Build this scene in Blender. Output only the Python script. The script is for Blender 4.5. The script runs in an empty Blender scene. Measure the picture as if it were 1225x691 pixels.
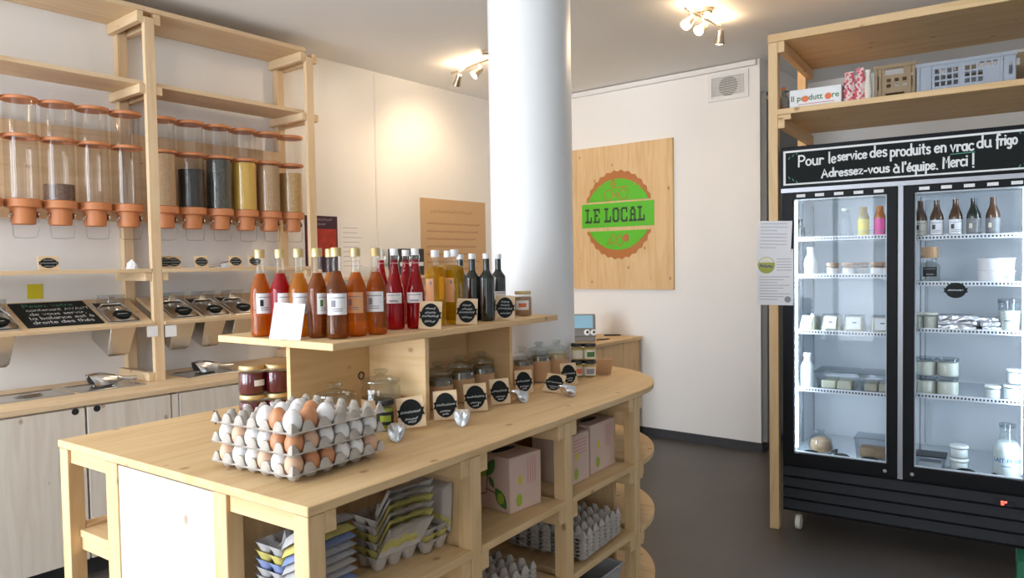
import bpy, bmesh, math, random
import numpy as np
from mathutils import Matrix, Vector
random.seed(7)
sc = bpy.context.scene
C = sc.collection
PI = math.pi
R = math.radians

# ------------------------------------------------------------------ camera
F_PX = 875.0
W_PX, H_PX = 1225.0, 691.0
CAM_Z = 1.4
YAW, PITCH, ROLL = R(-38.7), R(-2.0), R(-0.92)
_f = Vector((math.sin(YAW)*math.cos(PITCH), math.cos(YAW)*math.cos(PITCH), math.sin(PITCH)))
_r = Vector((math.cos(YAW), -math.sin(YAW), 0.0))
_u = _r.cross(_f)
_r2 = _r*math.cos(ROLL) + _u*math.sin(ROLL)
_u2 = -_r*math.sin(ROLL) + _u*math.cos(ROLL)
CAM = Vector((0, 0, CAM_Z))
cam_d = bpy.data.cameras.new('camera')
cam_d.sensor_width = 36.0
cam_d.lens = F_PX/W_PX*36.0
cam_d.clip_start = 0.05
cam = bpy.data.objects.new('camera', cam_d)
C.objects.link(cam)
m = Matrix.Identity(4)
for i in range(3):
    m[i][0], m[i][1], m[i][2], m[i][3] = _r2[i], _u2[i], -_f[i], CAM[i]
cam.matrix_world = m
sc.camera = cam

# ------------------------------------------------------------------ light, exposure
sc.view_settings.view_transform = 'Standard'
sc.view_settings.look = 'None'
sc.view_settings.gamma = 1.0
sc.view_settings.use_curve_mapping = False
sc.view_settings.exposure = 0.48
world = bpy.data.worlds.new('daylight')
sc.world = world
world.use_nodes = True
wn = world.node_tree.nodes
wn['Background'].inputs[0].default_value = (0.80, 0.90, 1.0, 1)
wn['Background'].inputs[1].default_value = 2.2

def area(name, loc, rot, sx, sy, power, col):
    d = bpy.data.lights.new(name, 'AREA')
    d.shape = 'RECTANGLE'; d.size = sx; d.size_y = sy
    d.energy = power; d.color = col
    o = bpy.data.objects.new(name, d)
    C.objects.link(o)
    o.location = loc; o.rotation_euler = rot
    return o
# daylight entering by the shop windows behind the camera (front wall, y = -2.3)
area('daylight_window_1_offscreen', (-3.16, -2.40, 1.52), (R(90), 0, 0), 1.9, 2.4, 140, (0.86, 0.925, 1.0))
area('daylight_window_3_offscreen', (-1.53, -2.40, 1.52), (R(90), 0, 0), .94, 2.4, 46, (0.86, 0.925, 1.0))
area('daylight_window_2_offscreen', (0.95, -2.40, 1.52), (R(90), 0, 0), 1.3, 2.4, 14, (0.93, 0.965, 1.0))

# ------------------------------------------------------------------ pixel helpers (a pixel gives a direction; the plane gives the distance)
def ray(x, y):
    return _r2*((x-W_PX/2)/F_PX) + _u2*(-(y-H_PX/2)/F_PX) + _f
def onz(x, y, z):
    d = ray(x, y); return CAM + d*((z-CAM_Z)/d.z)
def onx(x, y, X):
    d = ray(x, y); return CAM + d*(X/d.x)
def ony(x, y, Y):
    d = ray(x, y); return CAM + d*(Y/d.y)
def onpl(x, y, p, n):
    d = ray(x, y); return CAM + d*((p-CAM).dot(n)/d.dot(n))

# ------------------------------------------------------------------ materials
MATS = {}
def _new(name):
    mt = bpy.data.materials.new(name)
    mt.use_nodes = True
    nt = mt.node_tree
    return mt, nt, nt.nodes, nt.links, nt.nodes['Principled BSDF']
def plain(name, col, rough=0.5, metal=0.0, noise=0.0, scale=30, bump=0.0, coat=0.0, emit=None, estr=0.0, spec=None):
    mt, nt, n, l, b = _new(name)
    b.inputs['Base Color'].default_value = (*col, 1)
    b.inputs['Roughness'].default_value = rough
    b.inputs['Metallic'].default_value = metal
    b.inputs['Coat Weight'].default_value = coat
    if spec is not None:
        b.inputs['Specular IOR Level'].default_value = spec
    if emit:
        b.inputs['Emission Color'].default_value = (*emit, 1)
        b.inputs['Emission Strength'].default_value = estr
    if noise > 0 or bump > 0:
        tc = n.new('ShaderNodeTexCoord')
        nz = n.new('ShaderNodeTexNoise')
        nz.inputs['Scale'].default_value = scale
        nz.inputs['Detail'].default_value = 5
        l.new(tc.outputs['Object'], nz.inputs['Vector'])
        if noise > 0:
            mx = n.new('ShaderNodeMix'); mx.data_type = 'RGBA'
            mx.inputs[6].default_value = tuple(c*(1-noise) for c in col)+(1,)
            mx.inputs[7].default_value = tuple(min(1, c*(1+noise)) for c in col)+(1,)
            l.new(nz.outputs['Fac'], mx.inputs[0])
            l.new(mx.outputs[2], b.inputs['Base Color'])
        if bump > 0:
            bp = n.new('ShaderNodeBump')
            bp.inputs['Strength'].default_value = bump
            bp.inputs['Distance'].default_value = 0.004
            l.new(nz.outputs['Fac'], bp.inputs['Height'])
            l.new(bp.outputs[0], b.inputs['Normal'])
    MATS[name] = mt
    return mt
def wood(name, light, mid, axis, knots=1.0, rough=0.55):
    mt, nt, n, l, b = _new(name)
    tc = n.new('ShaderNodeTexCoord')
    oi = n.new('ShaderNodeObjectInfo')
    ad = n.new('ShaderNodeVectorMath'); ad.operation = 'ADD'
    ml = n.new('ShaderNodeVectorMath'); ml.operation = 'SCALE'; ml.inputs[3].default_value = 13.0
    cx = n.new('ShaderNodeCombineXYZ')
    for i in range(3): l.new(oi.outputs['Random'], cx.inputs[i])
    l.new(cx.outputs[0], ml.inputs[0])
    l.new(tc.outputs['Object'], ad.inputs[0]); l.new(ml.outputs[0], ad.inputs[1])
    def mapped(along, across):
        mp = n.new('ShaderNodeMapping')
        s = [across]*3; s['xyz'.index(axis)] = along
        mp.inputs['Scale'].default_value = s
        l.new(ad.outputs[0], mp.inputs['Vector'])
        return mp
    m1 = mapped(1.2, 14)
    nz = n.new('ShaderNodeTexNoise'); nz.inputs['Scale'].default_value = 1.6
    nz.inputs['Detail'].default_value = 6; nz.inputs['Distortion'].default_value = 1.2
    l.new(m1.outputs[0], nz.inputs['Vector'])
    rp = n.new('ShaderNodeValToRGB')
    rp.color_ramp.elements[0].position = 0.30; rp.color_ramp.elements[0].color = (*mid, 1)
    rp.color_ramp.elements[1].position = 0.62; rp.color_ramp.elements[1].color = (*light, 1)
    l.new(nz.outputs['Fac'], rp.inputs[0])
    m2 = mapped(6.5, 9.5)
    vo = n.new('ShaderNodeTexVoronoi'); vo.inputs['Scale'].default_value = 1.0
    l.new(m2.outputs[0], vo.inputs['Vector'])
    kr = n.new('ShaderNodeValToRGB')
    kr.color_ramp.elements[0].position = 0.06; kr.color_ramp.elements[0].color = (0.75*knots,)*3+(1,)
    kr.color_ramp.elements[1].position = 0.115; kr.color_ramp.elements[1].color = (0, 0, 0, 1)
    l.new(vo.outputs['Distance'], kr.inputs[0])
    mx = n.new('ShaderNodeMix'); mx.data_type = 'RGBA'
    l.new(kr.outputs[0], mx.inputs[0]); l.new(rp.outputs[0], mx.inputs[6])
    mx.inputs[7].default_value = (mid[0]*0.5, mid[1]*0.36, mid[2]*0.28, 1)
    l.new(mx.outputs[2], b.inputs['Base Color'])
    b.inputs['Roughness'].default_value = rough
    bp = n.new('ShaderNodeBump'); bp.inputs['Strength'].default_value = 0.12; bp.inputs['Distance'].default_value = 0.002
    l.new(nz.outputs['Fac'], bp.inputs['Height']); l.new(bp.outputs[0], b.inputs['Normal'])
    MATS[name] = mt
def thin_glass(name, tint=(0.97, 0.985, 0.98), ior=1.45, extra=0.0, rough=0.02):
    mt, nt, n, l, b = _new(name)
    n.remove(b)
    tr = n.new('ShaderNodeBsdfTransparent'); tr.inputs[0].default_value = (*tint, 1)
    gl = n.new('ShaderNodeBsdfGlossy'); gl.inputs['Roughness'].default_value = rough
    lw = n.new('ShaderNodeLayerWeight'); lw.inputs['Blend'].default_value = 0.5
    pw = n.new('ShaderNodeMath'); pw.operation = 'POWER'; pw.inputs[1].default_value = 4.0
    ma = n.new('ShaderNodeMath'); ma.operation = 'MULTIPLY_ADD'; ma.inputs[1].default_value = 0.75; ma.inputs[2].default_value = 0.045+extra
    l.new(lw.outputs['Facing'], pw.inputs[0]); l.new(pw.outputs[0], ma.inputs[0])
    fac = ma.outputs[0]
    mx = n.new('ShaderNodeMixShader')
    l.new(fac, mx.inputs[0]); l.new(tr.outputs[0], mx.inputs[1]); l.new(gl.outputs[0], mx.inputs[2])
    l.new(mx.outputs[0], n['Material Output'].inputs[0])
    MATS[name] = mt
def liquid(name, col, through=0.45, tint=None):
    """coloured translucent filling: part of the light passes, part scatters back"""
    mt, nt, n, l, b = _new(name)
    b.inputs['Base Color'].default_value = (*col, 1)
    b.inputs['Roughness'].default_value = 0.3
    b.inputs['Specular IOR Level'].default_value = 0.0
    tr = n.new('ShaderNodeBsdfTransparent'); tr.inputs[0].default_value = (*(tint or col), 1)
    mx = n.new('ShaderNodeMixShader'); mx.inputs[0].default_value = through
    l.new(b.outputs[0], mx.inputs[1]); l.new(tr.outputs[0], mx.inputs[2])
    l.new(mx.outputs[0], n['Material Output'].inputs[0])
    MATS[name] = mt
def grains(name, c1, c2, scale=140):
    mt, nt, n, l, b = _new(name)
    tc = n.new('ShaderNodeTexCoord')
    vo = n.new('ShaderNodeTexVoronoi'); vo.inputs['Scale'].default_value = scale
    l.new(tc.outputs['Object'], vo.inputs['Vector'])
    rp = n.new('ShaderNodeValToRGB')
    rp.color_ramp.elements[0].color = (*c1, 1); rp.color_ramp.elements[1].color = (*c2, 1)
    l.new(vo.outputs['Color'], rp.inputs[0]); l.new(rp.outputs[0], b.inputs['Base Color'])
    b.inputs['Roughness'].default_value = 0.7
    MATS[name] = mt

for ax in 'xyz':
    wood('pine_'+ax, (0.76, 0.525, 0.275), (0.66, 0.42, 0.19), ax)
    wood('pale_pine_'+ax, (0.77, 0.69, 0.59), (0.67, 0.575, 0.47), ax, 1.0)
    wood('rack_pine_'+ax, (0.76, 0.565, 0.35), (0.67, 0.46, 0.255), ax, 0.9)
plain('wall_paint', (0.87, 0.85, 0.825), 0.75, noise=0.02, scale=3)
plain('ceiling_paint', (0.88, 0.86, 0.835), 0.8, noise=0.015, scale=2)
plain('column_paint', (0.80, 0.79, 0.78), 0.45, noise=0.01, scale=3)
plain('floor_resin', (0.085, 0.072, 0.062), 0.42, noise=0.28, scale=2.2, bump=0.02)
plain('baseboard_grey', (0.035, 0.035, 0.038), 0.5)
plain('panel_grey', (0.20, 0.195, 0.19), 0.6, noise=0.04, scale=4)
plain('white_plastic', (0.80, 0.79, 0.78), 0.4)
plain('vent_dark', (0.10, 0.09, 0.08), 0.8)
plain('steel', (0.62, 0.60, 0.57), 0.27, metal=1.0, noise=0.08, scale=8)
plain('chrome', (0.80, 0.80, 0.80), 0.2, metal=1.0)
plain('brass_nickel', (0.62, 0.52, 0.40), 0.3, metal=1.0)
plain('black', (0.012, 0.012, 0.013), 0.35)
plain('black_matt', (0.016, 0.017, 0.016), 0.75)
plain('slate', (0.010, 0.012, 0.011), 0.7, noise=0.2, scale=20, spec=0.2)
plain('chalk', (0.80, 0.80, 0.78), 0.9)
plain('chalk_green', (0.10, 0.32, 0.22), 0.9)
plain('terracotta', (0.60, 0.225, 0.085), 0.5, noise=0.06, scale=12)
plain('paper', (0.82, 0.82, 0.82), 0.8)
plain('paper_lilac', (0.76, 0.75, 0.76), 0.8)
plain('print_grey', (0.28, 0.27, 0.30), 0.8)
plain('yellow_note', (0.72, 0.62, 0.03), 0.8)
plain('kraft', (0.55, 0.33, 0.17), 0.8, noise=0.05, scale=25)
plain('kraft_sheet', (0.62, 0.41, 0.23), 0.8, noise=0.04, scale=10)
plain('brown_ink', (0.30, 0.15, 0.07), 0.8)
plain('pulp', (0.47, 0.41, 0.35), 0.9, noise=0.10, scale=90, bump=0.3)
plain('pulp_grey', (0.42, 0.40, 0.39), 0.9, noise=0.10, scale=90, bump=0.3)
plain('pulp_blue', (0.21, 0.26, 0.46), 0.9, noise=0.10, scale=90, bump=0.3)
plain('pulp_yellow', (0.55, 0.46, 0.13), 0.9, noise=0.10, scale=90, bump=0.3)
plain('egg_white', (0.83, 0.80, 0.77), 0.45)
plain('egg_brown', (0.56, 0.235, 0.10), 0.45, noise=0.10, scale=60)
plain('egg_tan', (0.68, 0.42, 0.27), 0.45, noise=0.08, scale=60)
plain('gold_cap', (0.66, 0.50, 0.24), 0.35, metal=0.6)
plain('white_cap', (0.78, 0.76, 0.74), 0.35)
plain('red_rubber', (0.62, 0.04, 0.04), 0.5)
plain('dark_bottle', (0.010, 0.013, 0.008), 0.06, coat=0.5)
plain('brown_bottle', (0.085, 0.032, 0.008), 0.08, coat=0.5)
plain('label_white', (0.84, 0.82, 0.81), 0.6)
plain('label_peach', (0.80, 0.42, 0.20), 0.6)
plain('label_cream', (0.75, 0.70, 0.58), 0.6)
plain('sign_green', (0.10, 0.50, 0.012), 0.5)
plain('sign_brown', (0.47, 0.16, 0.035), 0.5)
plain('sign_black', (0.02, 0.035, 0.02), 0.5)
plain('jam_red', (0.10, 0.006, 0.012), 0.12, coat=0.6)
plain('cream', (0.80, 0.78, 0.66), 0.5)
plain('milk', (0.86, 0.86, 0.82), 0.35)
plain('cheese', (0.78, 0.70, 0.48), 0.5)
plain('pate', (0.42, 0.24, 0.13), 0.5)
plain('mustard', (0.55, 0.36, 0.08), 0.4)
plain('foil', (0.72, 0.72, 0.74), 0.3, metal=1.0, bump=1.0, scale=60)
plain('fridge_black', (0.006, 0.006, 0.007), 0.45, spec=0.15)
plain('fridge_slat', (0.014, 0.015, 0.018), 0.5, spec=0.2)
plain('fridge_inner', (0.76, 0.77, 0.78), 0.4)
plain('fridge_rail', (0.70, 0.72, 0.74), 0.35)
plain('alu', (0.32, 0.32, 0.34), 0.4, metal=0.7)
plain('led_cool', (1, 1, 1), 0.5, emit=(0.60, 0.80, 1.0), estr=50.0)
plain('led_red', (0.8, 0.05, 0.04), 0.5, emit=(1.0, 0.08, 0.05), estr=4.0)
plain('bulb', (1, 1, 1), 0.5, emit=(1.0, 0.86, 0.62), estr=30.0)
plain('crate_grey', (0.33, 0.36, 0.41), 0.5)
plain('crate_brown', (0.30, 0.205, 0.105), 0.5)
plain('box_pink', (0.64, 0.455, 0.36), 0.75)
plain('box_dark_red', (0.16, 0.03, 0.02), 0.75)
plain('leaf_green', (0.07, 0.18, 0.03), 0.6)
plain('lemon', (0.62, 0.52, 0.05), 0.6)
plain('leaf_lime', (0.35, 0.42, 0.04), 0.6)
plain('stem_brown', (0.22, 0.07, 0.05), 0.6)
plain('tomato', (0.78, 0.18, 0.06), 0.6)
plain('print_pink', (0.62, 0.16, 0.20), 0.7)
plain('poster_dark', (0.055, 0.018, 0.035), 0.4)
plain('poster_red', (0.42, 0.035, 0.02), 0.45, noise=0.7, scale=22)
plain('poster_text', (0.52, 0.40, 0.55), 0.6)
plain('feather', (0.16, 0.10, 0.06), 0.8, noise=0.5, scale=80)
plain('speckled', (0.20, 0.19, 0.18), 0.6, noise=0.95, scale=130)
plain('juice_yellow', (0.75, 0.62, 0.03), 0.4)
plain('juice_pink', (0.85, 0.10, 0.35), 0.4)
plain('juice_orange', (0.62, 0.20, 0.04), 0.2)
plain('honey', (0.38, 0.25, 0.03), 0.2)
plain('green_plastic', (0.02, 0.16, 0.08), 0.5)
plain('bread', (0.50, 0.30, 0.15), 0.7, noise=0.2, scale=40)
plain('cardboard_dark', (0.03, 0.03, 0.035), 0.5)
plain('screen_blue', (0.16, 0.28, 0.36), 0.2, emit=(0.22, 0.42, 0.55), estr=0.35)
plain('device_grey', (0.20, 0.19, 0.18), 0.5)
plain('plum', (0.30, 0.32, 0.02), 0.5)
thin_glass('glass', (0.97, 0.985, 0.98), 1.45, -0.015)
thin_glass('jar_glass', (0.90, 0.93, 0.92), 1.5, 0.05, 0.04)
thin_glass('acrylic', (0.955, 0.935, 0.91), 1.45, 0.012)
thin_glass('fridge_glass', (0.97, 0.98, 0.99), 1.5, -0.029)
thin_glass('plastic_clear', (0.86, 0.88, 0.90), 1.4, 0.03, 0.08)
thin_glass('window_glass', (0.97, 0.98, 0.99), 1.45)
liquid('syrup_orange', (0.46, 0.115, 0.006), 0.58, (0.97, 0.48, 0.10))
liquid('syrup_brown', (0.20, 0.060, 0.008), 0.55, (0.80, 0.36, 0.10))
liquid('syrup_amber', (0.52, 0.175, 0.012), 0.6, (0.98, 0.60, 0.18))
liquid('syrup_red', (0.36, 0.004, 0.010), 0.5, (0.92, 0.06, 0.07))
liquid('oil_yellow', (0.55, 0.30, 0.004), 0.62, (0.98, 0.76, 0.10))
grains('herbs', (0.07, 0.055, 0.025), (0.24, 0.19, 0.10), 120)
grains('seed_black', (0.008, 0.008, 0.009), (0.03, 0.03, 0.03), 110)
grains('seed_slate', (0.035, 0.038, 0.035), (0.10, 0.10, 0.085), 120)
grains('polenta', (0.66, 0.42, 0.07), (0.74, 0.50, 0.12), 260)
grains('grain_beige', (0.42, 0.27, 0.14), (0.58, 0.41, 0.25), 200)
grains('grain_tan', (0.46, 0.29, 0.10), (0.60, 0.42, 0.20), 160)
grains('seed_brown', (0.10, 0.055, 0.04), (0.24, 0.14, 0.10), 160)
grains('pasta', (0.50, 0.36, 0.18), (0.66, 0.52, 0.30), 70)

# ------------------------------------------------------------------ mesh builder
class MB:
    def __init__(self):
        self.v = []; self.f = []; self.s = []
    def add(self, vs, fs, smooth=False):
        o = len(self.v)
        self.v += [tuple(p) for p in vs]
        self.f += [tuple(i+o for i in q) for q in fs]
        self.s += [smooth]*len(fs)
        return self
    def box(self, x0, x1, y0, y1, z0, z1):
        vs = [(x, y, z) for z in (z0, z1) for y in (y0, y1) for x in (x0, x1)]
        return self.add(vs, [(0, 2, 3, 1), (4, 5, 7, 6), (0, 1, 5, 4), (2, 6, 7, 3), (0, 4, 6, 2), (1, 3, 7, 5)])
    def obox(self, c, size, M=None):
        b = MB().box(-size[0]/2, size[0]/2, -size[1]/2, size[1]/2, -size[2]/2, size[2]/2)
        if M is not None: b.tf(M)
        return self.add([Vector(p)+Vector(c) for p in b.v], b.f)
    def lathe(self, prof, n=24, c=(0, 0), smooth=True, close=True):
        rings = []; vs = []
        for r, z in prof:
            if r <= 1e-6:
                rings.append([len(vs)]); vs.append((c[0], c[1], z))
            else:
                rings.append(list(range(len(vs), len(vs)+n)))
                vs += [(c[0]+r*math.cos(2*PI*k/n), c[1]+r*math.sin(2*PI*k/n), z) for k in range(n)]
        fs = []
        for a, b in zip(rings, rings[1:]):
            if len(a) == 1 and len(b) == 1: continue
            for k in range(n):
                k2 = (k+1) % n
                if len(a) == 1: fs.append((a[0], b[k2], b[k]))
                elif len(b) == 1: fs.append((a[k], a[k2], b[0]))
                else: fs.append((a[k], a[k2], b[k2], b[k]))
        return self.add(vs, fs, smooth)
    def tube(self, pts, r, n=8, smooth=True, caps=True):
        pts = [Vector(p) for p in pts]
        vs = []; fs = []
        up = Vector((0.13, 0.21, 0.97)).normalized()
        for i, p in enumerate(pts):
            t = (pts[min(i+1, len(pts)-1)]-pts[max(i-1, 0)]).normalized()
            a = t.cross(up)
            if a.length < 0.1: a = t.cross(Vector((1, 0, 0)))
            a.normalize(); b = t.cross(a)
            rr = r[i] if isinstance(r, (list, tuple)) else r
            vs += [p+a*rr*math.cos(2*PI*k/n)+b*rr*math.sin(2*PI*k/n) for k in range(n)]
        for i in range(len(pts)-1):
            for k in range(n):
                k2 = (k+1) % n
                fs.append((i*n+k, i*n+k2, (i+1)*n+k2, (i+1)*n+k))
        if caps:
            fs.append(tuple(range(n))[::-1]); fs.append(tuple(range((len(pts)-1)*n, len(pts)*n)))
        return self.add(vs, fs, smooth)
    def prism(self, poly, z0, z1):
        n = len(poly)
        vs = [(x, y, z0) for x, y in poly]+[(x, y, z1) for x, y in poly]
        fs = [tuple(range(n))[::-1], tuple(range(n, 2*n))]
        fs += [(i, (i+1) % n, n+(i+1) % n, n+i) for i in range(n)]
        return self.add(vs, fs)
    def quad(self, a, b, c, d):
        return self.add([a, b, c, d], [(0, 1, 2, 3)])
    def tf(self, M):
        self.v = [tuple(M @ Vector(p)) for p in self.v]
        return self
    def mesh(self, name):
        me = bpy.data.meshes.new(name)
        me.from_pydata(self.v, [], self.f)
        me.polygons.foreach_set('use_smooth', self.s)
        me.update()
        if any(self.s):
            me.set_sharp_from_angle(angle=R(42))
        return me

def link(name, mb, mat, parent=None, bevel=0.0, label=None, stuff=False):
    me = mb.mesh(name) if isinstance(mb, MB) else mb
    o = bpy.data.objects.new(name, me)
    C.objects.link(o)
    if mat is not None and not me.materials:
        me.materials.append(MATS[mat])
    if parent is not None: o.parent = parent
    if bevel:
        bv = o.modifiers.new('edge', 'BEVEL'); bv.width = bevel; bv.segments = 1; bv.limit_method = 'ANGLE'
    if label: o['label'] = label
    if stuff: o['kind'] = 'stuff'
    return o
def thing(name, label, cat, loc=(0, 0, 0), rz=0.0, group=None):
    o = bpy.data.objects.new(name, None)
    o.empty_display_size = 0.05
    C.objects.link(o)
    o.location = loc; o.rotation_euler = (0, 0, rz)
    o['label'] = label; o['category'] = cat
    if group: o['group'] = group
    return o
def single(name, mb, mat, label, cat, loc=(0, 0, 0), rz=0.0, group=None, bevel=0.0):
    o = link(name, mb, mat, None, bevel)
    o.location = loc; o.rotation_euler = (0, 0, rz)
    o['label'] = label; o['category'] = cat
    if group: o['group'] = group
    return o
def struct(name, mb, mat, bevel=0.0):
    o = link(name, mb, mat, None, bevel); o['kind'] = 'structure'
    return o
def copy_tree(o, loc=None, rz=None, label=None, parent=None):
    c = o.copy(); C.objects.link(c)
    if parent is not None: c.parent = parent
    if loc is not None: c.location = loc
    if rz is not None: c.rotation_euler = (0, 0, rz)
    if label: c['label'] = label
    for ch in list(o.children):
        copy_tree(ch, parent=c)
    return c
def frame(o, right, up):
    """matrix that lays a flat (x right, y up) drawing on a surface"""
    r = Vector(right).normalized(); u = Vector(up).normalized(); nn = r.cross(u)
    M = Matrix.Identity(4)
    for i in range(3):
        M[i][0], M[i][1], M[i][2], M[i][3] = r[i], u[i], nn[i], o[i]
    return M

# ------------------------------------------------------------------ handwriting: stroke letters and flat ribbons
def arc(cx, cy, rx, ry, a0, a1, n=10):
    return [(cx+rx*math.cos(R(a0+(a1-a0)*i/n)), cy+ry*math.sin(R(a0+(a1-a0)*i/n))) for i in range(n+1)]
G = {
 'a': (0.80, [arc(.36, .48, .34, .46, 40, 330), [(.68, .98), (.68, .12), (.78, 0)]]),
 'b': (0.78, [[(.05, 1.75), (.05, 0)], arc(.36, .48, .34, .46, 160, -160)]),
 'c': (0.68, [arc(.38, .48, .36, .48, 50, 315)]),
 'd': (0.80, [arc(.36, .48, .34, .46, 40, 330), [(.68, 1.75), (.68, 0)]]),
 'e': (0.74, [[(.05, .48), (.68, .58)]+arc(.37, .48, .34, .48, 15, 320)]),
 'f': (0.62, [arc(.42, 1.42, .24, .30, 20, 180, 6)+[(.18, -.5)], [(-.02, .85), (.5, .92)]]),
 'g': (0.80, [arc(.36, .52, .34, .44, 40, 330), [(.68, .96), (.68, -.25)]+arc(.38, -.28, .30, .26, 0, -150, 6)]),
 'h': (0.76, [[(.05, 1.75), (.05, 0)], [(.05, .55)]+arc(.36, .6, .30, .36, 160, 0, 6)+[(.66, 0)]]),
 'i': (0.34, [[(.14, 1), (.14, 0)], [(.14, 1.36), (.17, 1.42)]]),
 'l': (0.36, [[(.14, 1.75), (.14, .05), (.2, 0)]]),
 'n': (0.78, [[(.08, 1), (.08, 0)], [(.08, .55)]+arc(.38, .6, .30, .38, 160, 0, 6)+[(.68, 0)]]),
 'o': (0.80, [arc(.38, .48, .35, .47, 0, 360, 16)]),
 'p': (0.78, [[(.08, 1), (.08, -.65)], arc(.38, .5, .33, .46, 160, -160)]),
 'q': (0.78, [arc(.36, .5, .33, .46, 40, 330), [(.68, 1), (.68, -.65)]]),
 'r': (0.58, [[(.08, 1), (.08, 0)], [(.08, .5)]+arc(.36, .58, .26, .38, 160, 40, 5)]),
 's': (0.62, [arc(.32, .74, .24, .24, 30, 235, 7)+arc(.30, .24, .26, .25, 60, -150, 7)]),
 't': (0.52, [[(.2, 1.5), (.2, .12), (.4, .0)], [(-.02, 1.0), (.46, 1.06)]]),
 'u': (0.80, [[(.06, 1), (.06, .4)]+arc(.36, .38, .30, .38, 180, 360, 7)+[(.66, 1)], [(.66, .5), (.68, .1), (.78, 0)]]),
 'v': (0.72, [[(.04, 1), (.34, 0), (.66, 1)]]),
 'z': (0.68, [[(.06, .95), (.6, .98), (.06, .02), (.64, .05)]]),
 'P': (1.00, [[(.10, 1.7), (.06, -.15)], [(.02, 1.62)]+arc(.42, 1.2, .52, .46, 100, -120, 10)]),
 'A': (1.15, [[(.0, -.1), (.5, 1.6), (1.05, 0)], [(.2, .55), (.85, .6)]]),
 'M': (1.15, [[(.06, -.1), (.12, 1.6), (.52, .7), (.95, 1.65), (1.0, -.05)]]),
 'V': (0.95, [[(.02, 1.5), (.42, 0), (.88, 1.5)]]),
 'N': (0.95, [[(.08, 0), (.08, 1.5), (.76, 0), (.76, 1.5)]]),
 'T': (0.90, [[(.42, 1.5), (.42, 0)], [(0, 1.5), (.84, 1.55)]]),
 '.': (0.45, [[(.16, 0), (.20, .06)]]), ',': (0.4, [[(.18, .1), (.1, -.25)]]),
 '!': (0.45, [[(.2, 1.9), (.2, .4)], [(.2, 0), (.22, .06)]]),
 "'": (0.28, [[(.12, 1.75), (.1, 1.35)]]), '-': (0.6, [[(.08, .5), (.48, .52)]]), ' ': (0.55, []),
}
G['é'] = (0.74, G['e'][1]+[[(.3, 1.2), (.52, 1.48)]])
G['à'] = (0.80, G['a'][1]+[[(.22, 1.5), (.46, 1.22)]])
def write(text, h, gap=0.14, jit=0.03):
    """list of strokes, x-height h, starting at the origin; returns strokes and width"""
    x = 0; out = []
    for ch in text:
        w, st = G[ch]
        dy = random.uniform(-jit, jit); sx = random.uniform(.95, 1.05)
        for s in st:
            out.append([((x+px*sx)*h, (py+dy)*h) for px, py in s])
        x += w*sx+(gap if ch != ' ' else 0)
    return out, x*h
def ribbon(strokes, w, z=0.0):
    mb = MB()
    k = 0
    for s in strokes:
        pts = [Vector((p[0], p[1])) for p in s]
        k += 1
        zz = z+0.00002*(k % 7)
        vs = []; fs = []
        ext = [pts[0]+(pts[0]-pts[1]).normalized()*w*.3]+pts[1:-1]+[pts[-1]+(pts[-1]-pts[-2]).normalized()*w*.3]
        for i, p in enumerate(ext):
            t = (ext[min(i+1, len(ext)-1)]-ext[max(i-1, 0)])
            if t.length < 1e-9: t = Vector((1, 0))
            t.normalize(); nn = Vector((-t.y, t.x))*w/2
            vs += [(p.x+nn.x, p.y+nn.y, zz), (p.x-nn.x, p.y-nn.y, zz)]
        for i in range(len(ext)-1):
            fs.append((2*i, 2*i+1, 2*i+3, 2*i+2))
        mb.add(vs, fs)
    return mb
def scribble(w, h, seed):
    """one line of illegible handwriting, w wide, letters h tall"""
    rnd = random.Random(seed); pts = []; x = 0
    while x < w:
        pts.append((x, rnd.uniform(0, h*.35))); x += h*rnd.uniform(.25, .45)
        pts.append((x, rnd.uniform(h*.55, h*1.1))); x += h*rnd.uniform(.2, .4)
    return pts
def shift(strokes, dx, dy):
    return [[(a+dx, b+dy) for a, b in s] for s in strokes]
def font_mesh(text, size, mat, bold=0.0):
    cu = bpy.data.curves.new('t', 'FONT'); cu.body = text; cu.size = size; cu.offset = bold
    cu.align_x = 'CENTER'; cu.align_y = 'CENTER'; cu.resolution_u = 4
    ob = bpy.data.objects.new('t', cu); C.objects.link(ob)
    dg = bpy.context.evaluated_depsgraph_get()
    me = bpy.data.meshes.new_from_object(ob.evaluated_get(dg))
    bpy.data.objects.remove(ob); bpy.data.curves.remove(cu)
    me.materials.clear()
    mb = MB(); mb.add([tuple(v.co) for v in me.vertices], [tuple(p.vertices) for p in me.polygons])
    bpy.data.meshes.remove(me)
    return mb
def ellipse(cx, cy, rx, ry, n=28):
    return [(cx+rx*math.cos(2*PI*i/n), cy+ry*math.sin(2*PI*i/n)) for i in range(n)]

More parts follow.
